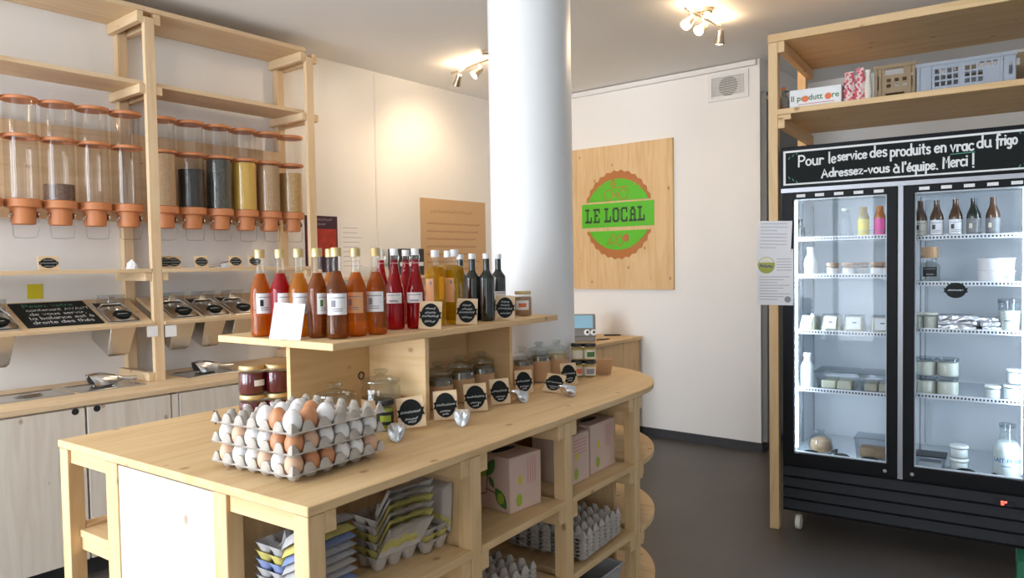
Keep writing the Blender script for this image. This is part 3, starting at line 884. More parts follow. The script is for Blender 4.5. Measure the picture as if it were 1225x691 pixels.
# shelves on the long side
def shelf(y0, y1, zt, x0=-.42, x1=-.002, th=.022): link('shelf_board', MB().box(x0, x1, y0, y1, zt-th, zt), 'pine_y', isl, .0012)
for zt in (.625, .365, .10):
    shelf(.265 if zt > .6 else .05, PY[1]-.001, zt, -.328)
    shelf(PY[1]+.046, PY[2]-.001, zt)
    shelf(PY[2]+.046, PY[3]-.001, zt)
link('divider', MB().box(-.345, -.052, PY[1]+.012, PY[1]+.030, .02, .875), 'pine_z', isl, .0012)
link('divider', MB().box(-.42, -.10, PY[3]+.012, PY[3]+.030, .02, .875), 'pine_z', isl, .0012)
link('back_panel', MB().box(-.445, -.427, .53, 1.60, .02, .875), 'pine_y', isl, .0012)
# rounded end shelves
for zt in (.625, .365, .10):
    pts = [(-.002, PY[3]+.047)]+[(-TW/2+(TR-.002)*math.cos(a), TY+(TR-.002)*math.sin(a)) for a in [R(72)*k/14 for k in range(0, 15)]]+[(-.390, PY[3]+.047)]
    link('end_shelf', MB().prism(pts, zt-.022, zt), 'pine_x', isl, .0012)
    link('cross_rail', MB().box(-.34, -.02, PY[3]+.082, PY[3]+.115, zt-.07, zt-.023), 'pine_x', isl, .0012)
# small shelf in the front corner bay
link('shelf_board', MB().box(-1.073, -.792, .03, .42, .610, .632), 'pine_x', isl, .0012)
link('shelf_rail', MB().box(-1.073, -.854, .034, .054, .572, .609), 'pine_x', isl, .0012)
for x0 in (-1.120,):
    link('side_rail', MB().box(x0, x0+.045, .05, .546, .60, .64), 'pine_y', isl, .0012)

# ---- shelf unit standing on the table
ZS0, ZS1 = 1.166, 1.187
SX0, SX1 = -.885, -.345        # far / near long edge
SY0, SY1 = .378, 1.565
du = thing('bottle_shelf', 'raised pine shelf on the island carrying the bottles', 'shelf', iw(0, 0, .9), IR)
def dz(z): return z-.9
link('top_board', MB().box(SX0, SX1, SY0, SY1, dz(ZS0), dz(ZS1)), 'pine_y', du, .0015)
link('spine', MB().box(-.628, -.610, .44, 1.315, .0005, dz(ZS0)-.0005), 'pine_y', du, .001)
link('divider', MB().box(-.609, -.354, .765, .783, .0005, dz(ZS0)-.0005), 'pine_x', du, .001)
link('divider', MB().box(-.609, -.40, 1.30, 1.318, .0005, dz(ZS0)-.0005), 'pine_x', du, .001)
link('divider', MB().box(-.86, -.629, 1.00, 1.018, .0005, dz(ZS0)-.0005), 'pine_x', du, .001)

hp = il(onpl(432, 449, iw(-.6095, 0, 0), IM.to_3x3() @ Vector((1, 0, 0))))
link('cable_hole', MB().lathe([(.010, 0), (.014, 0), (.014, .002), (.010, .002)], 18).tf(Matrix.Translation((-.6095, hp.y, hp.z-.9)) @ Matrix.Rotation(PI/2, 4, 'Y')), 'black_matt', du)

# ------------------------------------------------------------------ bottles
def bottle_prof(r, h, neck_r, shoulder, neck):
    """straight body, sloping shoulder from z=shoulder to z=neck, then the neck to z=h"""
    pr = [(0, .002), (r*.8, .0), (r*.97, .004), (r, .010), (r, shoulder)]
    for k in range(1, 7):
        t = k/7.0; s = t*t*(3-2*t)
        pr.append((r+(neck_r-r)*s, shoulder+(neck-shoulder)*t))
    pr += [(neck_r, neck), (neck_r*.98, h)]
    return pr
def clip_prof(pr, z, shrink):
    out = []
    for (r0, z0), (r1, z1) in zip(pr, pr[1:]):
        if z0 <= z: out.append((max(0, r0-shrink), z0+shrink*.5))
        if z0 < z < z1:
            t = (z-z0)/(z1-z0); out.append((max(0, r0+(r1-r0)*t-shrink), z)); break
    out.append((0, out[-1][1]))
    return out
def wrap_label(r, z0, z1, a0, a1, n=14):
    vs = []
    for i in range(n+1):
        a = a0+(a1-a0)*i/n
        vs += [(r*math.cos(a), r*math.sin(a), z0), (r*math.cos(a), r*math.sin(a), z1)]
    return MB().add(vs, [(2*i, 2*i+2, 2*i+3, 2*i+1) for i in range(n)], True)
def bottle(name, label, loc, prof, h, fill, level, cap, cap_r, cap_h, lab=None, face=0.0, group=None, glass='glass', n=24, motif=None, lab_mat='label_white', swing=False):
    t = thing(name, label, 'bottle', loc, 0, group)
    r = max(p[0] for p in prof)
    if fill:
        link('glass', MB().lathe(prof, n), glass, t)
        link('liquid', MB().lathe(clip_prof(prof, level, .0012), n), fill, t)
    else:
        link('glass', MB().lathe(prof, n), glass, t)
    nr = prof[-1][0]
    if cap:
        link('cap', MB().lathe([(0, h-.004), (cap_r, h-.004), (cap_r, h+cap_h-.002), (cap_r*.9, h+cap_h), (0, h+cap_h)], 20), cap, t)
    if swing:
        link('seal', MB().lathe([(0, h), (nr*.95, h), (nr*1.05, h+.004), (nr*.9, h+.007), (0, h+.007)], 16), 'red_rubber', t)
        w = []
        for s in (-1, 1):
            w.append([(0, s*nr*1.15, h-.03), (.004, s*(nr+.006), h-.012), (.0, s*(nr+.004), h+.006), (0, s*nr*.5, h+.012)])
        bail = w[0]+w[1][::-1]
        link('bail', MB().tube(bail, .0013, 6), 'chrome', t)
        link('bail_collar', MB().tube([(nr*1.12*math.cos(a), nr*1.12*math.sin(a), h-.03) for a in [2*PI*k/14 for k in range(15)]], .0012, 6), 'chrome', t)
    if lab:
        z0, z1, half = lab
        lo = link('label', wrap_label(r+.0006, z0, z1, face-half, face+half), lab_mat, t)
        ld = []
        for k, zz in enumerate((.80, .28, .18)):
            ld.append((zz, .5 if k else .8))
        mb = MB()
        for zz, ww in ld:
            z = z0+(z1-z0)*zz; a = half*ww
            b = wrap_label(r+.0010, z-.0012, z+.0012, face-a, face+a, 8); mb.add(b.v, b.f)
        link('print', mb, 'print_grey', lo)
        if motif:
            b = wrap_label(r+.0011, z0+(z1-z0)*.36, z0+(z1-z0)*.68, face-half*.55, face-half*.15, 4)
            link('motif', b, motif, lo)
    return t
def face_cam(p, off=0.0):
    return math.atan2(-p[1], -p[0])+off
SYR = bottle_prof(.0320, .246, .0130, .136, .205)
def shelf_pos(x, v):
    """point on the bottle shelf at image column x, at depth -v from the table's long edge"""
    p = onpl(x, 390, iw(-v, 0, 0), IM.to_3x3() @ Vector((1, 0, 0)))
    q = il(p); return iw(-v, q.y, ZS1)
SY = [(313, .72, 'syrup_orange', 'orange syrup bottle with gold cap, at the outer end of the row', 'black'),
      (337, .66, 'syrup_red', 'red syrup bottle with gold cap behind the white card', None),
      (359, .60, 'syrup_amber', 'amber syrup bottle with gold cap half behind the white card', None),
      (381, .52, 'syrup_brown', 'dark brown syrup bottle with gold cap and narrow white label', 'leaf_green'),
      (404, .440, 'syrup_brown', 'brown syrup bottle with gold cap at the shelf corner, broad white label facing out', 'print_grey'),
      (397, .575, 'syrup_amber', 'syrup bottle with gold cap hidden behind the brown syrup bottle', None),
      (427, .445, 'syrup_orange', 'orange-brown syrup bottle between the corner bottle and the last gold-capped one', 'print_grey'),
      (451, .430, 'syrup_orange', 'orange syrup bottle with gold cap next to the red swing-top bottles', 'print_grey')]
for k, (x, v, fl, lab, mo) in enumerate(SY):
    p = shelf_pos(x, v)
    off = (.35, .5, .3, .55, 0, 0, -.25, -.25)[k]
    bottle('syrup_bottle', lab, p, SYR, .246, fl, (.194 if k != 4 else .199), 'gold_cap', .0155, .022, (.072, .134, (.78, .8, .85, .62, 1.0, .9, .9, .95)[k]), face_cam(p, off), 'syrup bottles with gold caps', motif=mo, lab_mat='label_peach' if k == 6 else 'label_white')
SWG = bottle_prof(.0320, .250, .0125, .095, .228)
for k, (x, v, lab, g) in enumerate(((473, .50, 'red swing-top bottle with pale label beside the orange syrup', None), (498, .46, 'red swing-top bottle half behind a price plate', None),
                     (457, .62, 'red swing-top bottle standing behind the last gold-capped syrup', 'red swing-top bottles'), (487, .62, 'red swing-top bottle standing behind and between the two labelled ones', 'red swing-top bottles'))):
    p = shelf_pos(x, v)
    bottle('swing_top_bottle', lab, p, SWG, .250, 'syrup_red', .232, 'white_cap', .0135, .018, (.088, .122, .9) if k < 2 else None, face_cam(p, -.15), g, swing=True, lab_mat='label_white')
def square_prof_bottle(name, label, loc, w, h, fill, rz, lab_mat):
    """square oil bottle: rounded square body, short round neck"""
    t = thing(name, label, 'bottle', loc, rz)
    def rsq(s, n=6):
        pts = []
        for cx, cy, a0 in ((1, 1, 0), (-1, 1, 90), (-1, -1, 180), (1, -1, 270)):
            for k in range(n+1):
                a = R(a0+90*k/n); pts.append((cx*s*.72+s*.28*math.cos(a), cy*s*.72+s*.28*math.sin(a)))
        return pts
    def stack(rs):
        vs = []; m_ = 28
        for s, z, rnd in rs:
            for i, (x, y) in enumerate(rsq(w/2)):
                a = math.atan2(y, x); cx, cy = s*math.cos(a), s*math.sin(a)
                f = s/(w/2)
                vs.append((x*f*(1-rnd)+cx*rnd, y*f*(1-rnd)+cy*rnd, z))
        fs = [(i*m_+k, i*m_+(k+1) % m_, (i+1)*m_+(k+1) % m_, (i+1)*m_+k) for i in range(len(rs)-1) for k in range(m_)]
        fs.append(tuple(range(m_))[::-1])
        return vs, fs
    g = [(w/2*.94, 0, 0), (w/2, .006, 0), (w/2, h*.78, 0), (w/2*.9, h*.815, .3), (w/2*.45, h*.845, 1), (w/2*.42, h*.97, 1)]
    vs, fs = stack(g); link('glass', MB().add(vs, fs, True), 'glass', t)
    g2 = [(w/2*.9, .003, 0), (w/2-.002, .008, 0), (w/2-.002, h*.775, 0), (w/2*.86, h*.81, .3), (w/2*.38, h*.838, 1)]
    vs, fs = stack(g2); fs.append(tuple(range(28*4, 28*5))); link('liquid', MB().add(vs, fs, True), fill, t)
    link('cap', MB().lathe([(0, h*.955), (w*.27, h*.955), (w*.27, h*1.05), (w*.25, h*1.055), (0, h*1.055)], 20), 'white_cap', t)
    l = link('label', MB().prism(ellipse(0, 0, w*.30, w*.36), 0, .0006).tf(frame((0, -w/2-.0004, h*.52), (1, 0, 0), (0, 0, 1))) if lab_mat == 'label_cream' else MB().box(-w*.36, w*.36, -w/2-.001, -w/2-.0003, h*.32, h*.66), lab_mat, t)
    link('motif', MB().prism(ellipse(0.002, 0, .006, .007), 0, .0004).tf(frame((0.004, -w/2-.0012, h*.60), (1, 0, 0), (0, 0, 1))), 'print_grey', l)
    return t
p = shelf_pos(522, .47); square_prof_bottle('oil_bottle', 'square bottle of golden oil with round label beside the swing-top bottles', p, .054, .250, 'oil_yellow', R(-20)+.3, 'label_peach')
p = shelf_pos(545, .44); square_prof_bottle('oil_bottle', 'square bottle of golden oil with orange rectangular label', p, .054, .252, 'oil_yellow', R(-20)+.4, 'label_peach')
p = shelf_pos(537, .60); square_prof_bottle('oil_bottle', 'square bottle of golden oil hidden behind the other two', p, .054, .252, 'oil_yellow', R(-20), 'label_peach')
WIN = bottle_prof(.0295, .236, .0120, .158, .192)
for k, (x, v, lab) in enumerate(((566, .48, 'black oil bottle with white cap behind the middle price plate'), (583, .43, 'black oil bottle with white cap standing in front of its neighbours'),
                                 (597, .50, 'dark green-black oil bottle with pale label next to the column'), (552, .62, 'black oil bottle half hidden behind the golden oil'))):
    p = shelf_pos(x, v)
    bottle('dark_oil_bottle', lab, p, WIN, .236, None, 0, 'white_cap', .0135, .016, (.072, .104, .9) if k == 2 else None, face_cam(p, .3), 'dark oil bottles', 'dark_bottle')
# jar of spread at the end of the shelf
def jar(name, label, cat, loc, r, h, fill, lid, lab=None, lab_mat='label_white', motif=None, group=None, lid_h=.012, face=0.0, lid_r=None):
    t = thing(name, label, cat, loc, 0, group)
    link('glass', MB().lathe([(0, .001), (r*.9, 0), (r, .005), (r, h*.80), (r*.93, h*.88), (r*.84, h*.92), (r*.84, h)], 24), 'glass', t)
    link('filling', MB().lathe([(0, .003), (r*.9, .003), (r-.0015, .007), (r-.0015, h*.79), (r*.9, h*.85), (0, h*.86)], 24), fill, t)
    lr = lid_r or r*.92
    link('lid', MB().lathe([(0, h-.003), (lr, h-.003), (lr*1.02, h), (lr*1.02, h+lid_h-.003), (lr*.96, h+lid_h), (0, h+lid_h)], 24), lid, t)
    if lab:
        lo = link('label', wrap_label(r+.0006, h*lab[0], h*lab[1], face-lab[2], face+lab[2]), lab_mat, t)
        if motif:
            link('motif', wrap_label(r+.0010, h*(lab[0]+.12), h*(lab[1]-.12), face-lab[2]*.5, face+lab[2]*.6, 6), motif, lo)
    return t
p = shelf_pos(626, .46)
jar('spread_jar', 'jar of brown spread with gold lid at the end of the bottle shelf', 'jar', p, .0360, .090, 'pate', 'gold_cap', (.28, .70, .8), 'label_white', 'tomato', None, .010, face_cam(p, -.1))
# price plates on the bottle shelf
def on_shelf_plate(x, label, seed, v=.378, w=.074, h=.093, roll=R(3)):
    p = shelf_pos(x, v)
    plate('price_plate', label, 'label', w, h, p, R(42), R(14), 'rack_pine_x', 'price plates', seed, lines=((.24, .4), (.10, .45), (-.03, .7), (-.22, .45)), roll=roll)
on_shelf_plate(514, 'pine price plate with black oval in front of the swing-top bottle', 51)
on_shelf_plate(558, 'pine price plate with black oval in front of the golden oil', 52)
on_shelf_plate(604, 'pine price plate with black oval in front of the dark green-black oil bottle', 53)
p = shelf_pos(340, .545)
wc = thing('white_card', 'blank-looking white card leaning on the syrup bottles', 'card', p, R(38))
Mw = Matrix.Rotation(-R(18), 4, 'X') @ Matrix.Rotation(R(4), 4, 'Y')
link('card', MB().box(-.046, .046, 0, .0015, .002, .112).tf(Mw), 'paper', wc)

# ------------------------------------------------------------------ things on the table
def tpos(x, y, z=.9005): return onz(x, y, z)
def apothecary(label, loc, r, h, fill, frac, kraft=None, group=None):
    t = thing('glass_jar', label, 'jar', loc, 0, group)
    link('glass', MB().lathe([(0, .003), (r*.94, 0), (r, .006), (r, h*.86), (r*.93, h*.93), (r*.86, h*.96), (r*.92, h)], 32), 'jar_glass', t)
    if fill:
        link('filling', MB().lathe([(0, .005), (r*.93, .005), (r-.003, .010), (r-.003, h*frac), (0, h*frac+.004)], 28), fill, t)
    lid = link('lid', MB().lathe([(0, h+.003), (r*.98, h+.001), (r*1.0, h+.006), (r*.96, h+.011), (r*.60, h+.018), (r*.24, h+.023), (r*.20, h+.026)], 32), 'jar_glass', t)
    link('lid_knob', MB().lathe([(r*.20, h+.026), (r*.36, h+.030), (r*.40, h+.036), (r*.34, h+.042), (0, h+.044)], 20), 'jar_glass', lid)
    if kraft:
        link('kraft_band', MB().lathe([(r+.0012, .004), (r+.0012, h*kraft)], 28), 'kraft', t)
    return t
apothecary('wide empty glass jar with knobbed lid right behind the eggs', tpos(402, 515), .062, .105, 'pasta', .25)
apothecary('wide glass jar with knobbed lid beside the divider, in a kraft band', iw(-.475, .685, .9005), .062, .125, 'pasta', .35, .62)
def isl_x(x, v, z=.9005):
    p = onpl(x, 450, iw(-v, 0, 0), IM.to_3x3() @ Vector((1, 0, 0))); return iw(-v, il(p).y, z)
bay = [(524, .46, .118, 'nearest the bottle shelf divider, filled with green herbs'), (551, .47, .124, 'in the middle of the recess, filled with green herbs'), (576, .48, .124, 'at the far side of the recess, filled with green herbs')]
for x, v, h, d in bay:
    apothecary('kraft-banded glass jar '+d, isl_x(x, v), .051, h, 'herbs', .84, .70)
for x, v, h, d in ((624, .49, .112, 'half hidden by the second divider'), (645, .47, .124, 'in front of the column, middle of three'), (666, .44, .124, 'next to the stacked mustard jars')):
    apothecary('kraft-banded glass jar '+d, isl_x(x, v), .049, h, 'herbs' if x < 660 else 'grain_tan', .84, .72)
# price plates along the table
def tplate(x, y, label, seed, w=.085, h=.095, rz=R(40), lean=R(18), roll=R(-4)):
    plate('price_plate', label, 'label', w, h, tpos(x, y), rz, lean, 'rack_pine_x', 'price plates', seed, lines=((.02, .72), (-.20, .45), (-.30, .25)), roll=roll)
tplate(494, 514, 'pine price plate with black oval beside the little black-lidded jar', 61, roll=R(-8))
tplate(534, 503, 'pine price plate with black oval behind the scoop at the first divider', 62, .078, .094)
tplate(570, 492.5, 'pine price plate with black oval with no scoop touching it', 63, .078, .094)
tplate(599.5, 484, 'pine price plate with black oval beside the second divider', 64, .070, .090, roll=R(-5))
tplate(628, 471, 'pine price plate with black oval in front of the last recess', 65, .068, .090)
tplate(660, 470, 'pine price plate with black oval fallen far back', 66, .075, .090, lean=R(48), roll=R(10), rz=R(30))
tplate(682, 461, 'pine price plate with black oval leaning on the last kraft-banded jar', 67, .066, .090)
scoop('chrome scoop lying behind the egg trays', tpos(475, 525), R(-45), False, .85)
scoop('chrome scoop lying in front of the plate at the first divider', tpos(553, 507), R(-50), False, .85)
scoop('chrome scoop lying in front of the plate at the second divider', tpos(622, 480), R(-25), False, .78)
scoop('chrome scoop lying against the fallen plate', tpos(679, 473), R(-25), False, .78)
# little jar with a black lid
p = tpos(461, 514)
jar('tapenade_jar', 'small jar of green preserve with black lid and dark label behind the egg trays', 'jar', p, .028, .082, 'plum', 'black', (.25, .72, 1.1), 'black_matt', 'leaf_lime', None, .012, face_cam(p), .028)
# stacked jars by the round end
k = 0
for (x, y, lev, mt, lab) in ((705.5, 450, 0, 'print_grey', 'lower mustard-coloured jar with black lid and cream label, at the outside of the stack'),
                             (691, 450, 0, 'tomato', 'lower jar with black lid and red picture label, beside the last price plate'),
                             (705.5, 450, 1, 'leaf_green', 'upper jar with black lid and green picture on a cream label'),
                             (691, 450, 1, None, 'upper jar with black lid and plain cream label against the column')):
    p = tpos(x, y); p.z = .9005+lev*.0735
    jar('preserve_jar', lab, 'jar', p, .0275, .062, 'mustard', 'black', (.12, .72, 1.15), 'label_cream', mt, None, .011, face_cam(p, .1+.1*lev), .028)
pc = tpos(722, 447)
sp = thing('leaning_plate', 'brown wooden plate seen edge-on, leaning on the stacked jars', 'label', pc, R(50))
link('board', MB().box(-.035, .035, 0, .007, 0, .075).tf(Matrix.Rotation(R(24), 4, 'X')), 'kraft', sp)

# jam jars behind the eggs, two levels
for (x, y, lev, lab) in ((303, 505, 0, 'lower jar of dark red jam under another, behind the empty tray cells'), (303, 505, 1, 'upper jar of dark red jam with small white label and gold lid'),
                         (333, 502, 0, 'lower jar of dark red jam close to the shelf spine'), (333, 502, 1, 'upper jar of dark red jam touching the shelf spine')):
    p = tpos(x, y); p.z = .9005+lev*.094
    t = jar('jam_jar', lab, 'jar', p, .042, .082, 'jam_red', 'gold_cap', (.35, .58, .45) if (lev and x < 310) else None, 'label_white', None, None, .011, face_cam(p, .6), .040)

# ------------------------------------------------------------------ egg trays and eggs
EP = .0485
ORD = ('first', 'second', 'third', 'fourth', 'fifth', 'sixth')
def tray_mesh(nx=6, ny=6, p=EP, H=.042, sub=8, flange=.008):
    """pulp tray: round cups, a saddle between neighbours and a tall blunt cone at every cell corner"""
    vs = []; nX, nY = nx*sub, ny*sub
    mb = MB()
    SAD = .021
    def sm(t): t = min(1, max(0, t)); return t*t*(3-2*t)
    def z(i, j):
        x, y = i/sub, j/sub
        dc = math.hypot(x-math.floor(min(x, nx-1e-6))-.5, y-math.floor(min(y, ny-1e-6))-.5)
        dp = math.hypot(x-round(x), y-round(y))
        cup = SAD*sm((dc-.16)/.34)
        pst = H*min(1, max(0, (.43-dp)/.21))
        return max(cup, pst)
    for j in range(nY+1):
        for i in range(nX+1):
            vs.append(((i/sub-nx/2)*p, (j/sub-ny/2)*p, z(i, j)))
    fs = [(j*(nX+1)+i, j*(nX+1)+i+1, (j+1)*(nX+1)+i+1, (j+1)*(nX+1)+i) for j in range(nY) for i in range(nX)]
    mb.add(vs, fs, True)
    # outer skirt: the edge drops to a level flange that runs right round
    per = [(i, 0) for i in range(nX)]+[(nX, j) for j in range(nY)]+[(i, nY) for i in range(nX, 0, -1)]+[(0, j) for j in range(nY, 0, -1)]
    n = len(per); vs = []
    for i, j in per:
        x, y = (i/sub-nx/2)*p, (j/sub-ny/2)*p
        zz = z(i, j); out = flange*(.35+.65*(1-zz/H))
        sx = (out if i in (0, nX) else 0)*(1 if i else -1); sy = (out if j in (0, nY) else 0)*(1 if j else -1)
        fx = (flange if i in (0, nX) else 0)*(1 if i else -1); fy = (flange if j in (0, nY) else 0)*(1 if j else -1)
        vs.append((x, y, zz))
        vs.append((x+fx*.7, y+fy*.7, SAD*1.0)); vs.append((x+fx*1.15, y+fy*1.15, SAD*.92))
    fs = []
    for k in range(n):
        k2 = (k+1) % n
        fs += [(3*k, 3*k2, 3*k2+1, 3*k+1), (3*k+1, 3*k2+1, 3*k2+2, 3*k+2)]
    mb.add(vs, fs, True)
    return mb.mesh('egg_tray')
TRAY = tray_mesh(); TRAY.materials.append(MATS['pulp'])
egg_me = {}
for mt in ('egg_white', 'egg_brown', 'egg_tan'):
    pr = []
    for k in range(13):
        a = PI*k/12-PI/2
        pr.append((.0225*math.cos(a)*(1-.10*math.sin(a)), .0295+.0295*math.sin(a)))
    pr[0] = (0, 0); pr[-1] = (0, .059)
    me = MB().lathe(pr, 20).mesh('egg'); me.materials.append(MATS[mt]); egg_me[mt] = me
ER = IR+R(1.5)
q = Vector((-1.428, .972, 0))
TC = q + Matrix.Rotation(ER, 3, 'Z') @ Vector((-.150, .150, 0))
PIT = .049
names = ('bottom', 'middle', 'top')
for L in range(3):
    o = link('egg_tray', TRAY, None)
    o.location = (TC.x, TC.y, .901+L*PIT); o.rotation_euler = (0, 0, ER)
    o['label'] = 'grey pulp egg tray, %s of the stack of three on the island' % names[L]; o['category'] = 'egg tray'; o['group'] = 'egg trays with eggs'
def egg(L, i, j, mt):
    o = link('egg', egg_me[mt], None)
    p = Matrix.Rotation(ER, 3, 'Z') @ Vector(((i-2.5)*EP, (j-2.5)*EP, 0))
    o.location = (TC.x+p.x, TC.y+p.y, .9105+L*PIT+(.003 if L == 2 else 0))
    o.rotation_euler = (random.uniform(-.05, .05), random.uniform(-.05, .05), random.uniform(0, 6))
    c = {'egg_white': 'white', 'egg_brown': 'brown', 'egg_tan': 'pale brown'}[mt]
    o['label'] = '%s egg in the %s tray, %s row, %s cell from the island corner' % (c, names[L], ORD[j], ORD[5-i]); o['category'] = 'egg'
    o['group'] = '%s eggs in the %s tray' % (c, names[L])
W_, B_, N_ = 'egg_white', 'egg_brown', 'egg_tan'
for i, j, mt in ((3, 0, W_), (4, 0, B_), (5, 0, W_), (3, 1, W_), (5, 1, B_), (4, 1, W_), (5, 2, W_), (3, 2, W_), (4, 2, B_)):
    egg(2, i, j, mt)
for i, mt in enumerate((W_, N_, W_, W_, B_, B_)): egg(1, i, 0, mt)
for j, mt in enumerate((N_, W_, W_, W_, W_)): egg(1, 5, j+1, mt)
for i, mt in enumerate((N_, W_, W_, N_, W_, N_)): egg(0, i, 0, mt)
for j, mt in enumerate((B_, B_, W_, W_, N_)): egg(0, 5, j+1, mt)
# bundle of feathers stuck beside the trays
fb = thing('feather_bundle', 'small bundle of brown feathers tied to the side of the egg trays', 'feathers', tpos(258, 508))
for k in range(5):
    a = random.uniform(-.5, .5)
    link('feather', MB().tube([(0, 0, .002), (.004*k-.01, .01*a, .02), (.006*k-.015, .02*a, .045)], [.002, .007, .002], 6), 'feather', fb)

# ------------------------------------------------------------------ goods on the island shelves
def iobj(name, mb, mat, label, cat, x, y, z, rz=0.0, group=None):
    o = single(name, mb, mat, label, cat, iw(x, y, z), IR+rz, group)
    return o
def carton_meshes():
    """open pulp carton for six eggs: base with two rows of cups, lid with domes"""
    sub = 8; nx, ny, p, H = 2, 3, .050, .040
    def grid(fz, w=1.0):
        vs = [((i/sub-nx/2)*p, (j/sub-ny/2)*p, fz(i, j)) for j in range(ny*sub+1) for i in range(nx*sub+1)]
        N = nx*sub+1
        return vs, [(j*N+i, j*N+i+1, (j+1)*N+i+1, (j+1)*N+i) for j in range(ny*sub) for i in range(nx*sub)]
    def base(i, j):
        a = math.cos(2*PI*(i/sub-.5)); b = math.cos(2*PI*(j/sub-.5)); s = (2-a-b)/4
        e = min(i, nx*sub-i, j, ny*sub-j)
        dx, dy = abs(i/sub % 1-.5), abs(j/sub % 1-.5)
        mm = (dx**4+dy**4)**.25
        z = H*min(1, max(0, (mm-.24)/.24))
        if e > 0: z = min(z, H*.62) if e > 1 else min(z, H*.9)
        dpk = min(math.hypot(i-sub, j-sub), math.hypot(i-sub, j-2*sub))
        return H if e == 0 else max(z, (H+.022)*(1-dpk/2.6))
    mb = MB(); vs, fs = grid(base); mb.add(vs, fs, True)
    b = mb.mesh('carton_base')
    def lid(i, j):
        e = min(i, nx*sub-i, j, ny*sub-j)
        d = .006*math.cos(2*PI*j/sub)
        return 0 if e == 0 else .009 if e == 1 else .018+d*.25 if e == 2 else .023+d*.4
    mb = MB(); vs, fs = grid(lid); mb.add([(x+p, y, z) for x, y, z in vs], fs, True)
    l = mb.mesh('carton_lid')
    return b, l
CB, CLID = carton_meshes()
carton_cache = {}
def carton(label, mat, x, y, z, rz, open_a, group):
    key = mat
    if key not in carton_cache:
        b, l = CB.copy(), CLID.copy()
        b.materials.append(MATS[mat]); l.materials.append(MATS[mat]); carton_cache[key] = (b, l)
    b, l = carton_cache[key]
    t = thing('egg_carton', label, 'egg carton', iw(x, y, z), IR+rz, group)
    link('base', b, None, t)
    o = link('lid', l, None, t)
    o.location = (.050, 0, .040); o.rotation_euler = (0, -open_a, 0)
    return t
cname = {'pulp_grey': 'grey', 'pulp_blue': 'blue', 'pulp_yellow': 'yellow', 'pulp': 'buff'}
ORD = ('first', 'second', 'third', 'fourth', 'fifth', 'sixth', 'seventh', 'eighth', 'ninth', 'tenth', 'eleventh', 'twelfth', 'thirteenth', 'fourteenth', 'fifteenth', 'sixteenth', 'seventeenth', 'eighteenth', 'nineteenth')
cols = ['pulp_grey', 'pulp_yellow', 'pulp_blue', 'pulp_grey', 'pulp_grey', 'pulp', 'pulp_grey', 'pulp_blue', 'pulp_grey', 'pulp', 'pulp_grey', 'pulp_grey', 'pulp_yellow', 'pulp_grey', 'pulp', 'pulp_grey', 'pulp_grey', 'pulp', 'pulp_grey']
nC = len(cols)
for k in range(nC):
    c = cols[nC-1-k]
    carton('%s egg carton at the island corner, %s in the stack' % (cname[c], 'topmost' if k == nC-1 else ORD[nC-1-k]+' from the top'), c, -.215, .130, .366+k*.0195, 0, R(30) if k == nC-1 else R(26), 'cartons in the corner stack')
for k, c in enumerate(('pulp', 'pulp_yellow', 'pulp', 'pulp_yellow', 'pulp', 'pulp')):
    carton('%s egg carton in the shelf stack with raised lids, %s' % (cname[c], 'topmost' if k == 5 else ORD[k]+' from the bottom'), c, -.150, .372, .6255+k*.0195, R(-4), R(56), 'cartons in the shelf stack')
for k, c in enumerate(('pulp', 'pulp_yellow', 'pulp')):
    carton('%s egg carton in the low stack next to the divider, %s' % (cname[c], ('lowest', 'middle', 'topmost')[k]), c, -.150, .495, .6255+k*.016, R(90), R(84), 'cartons in the low stack')

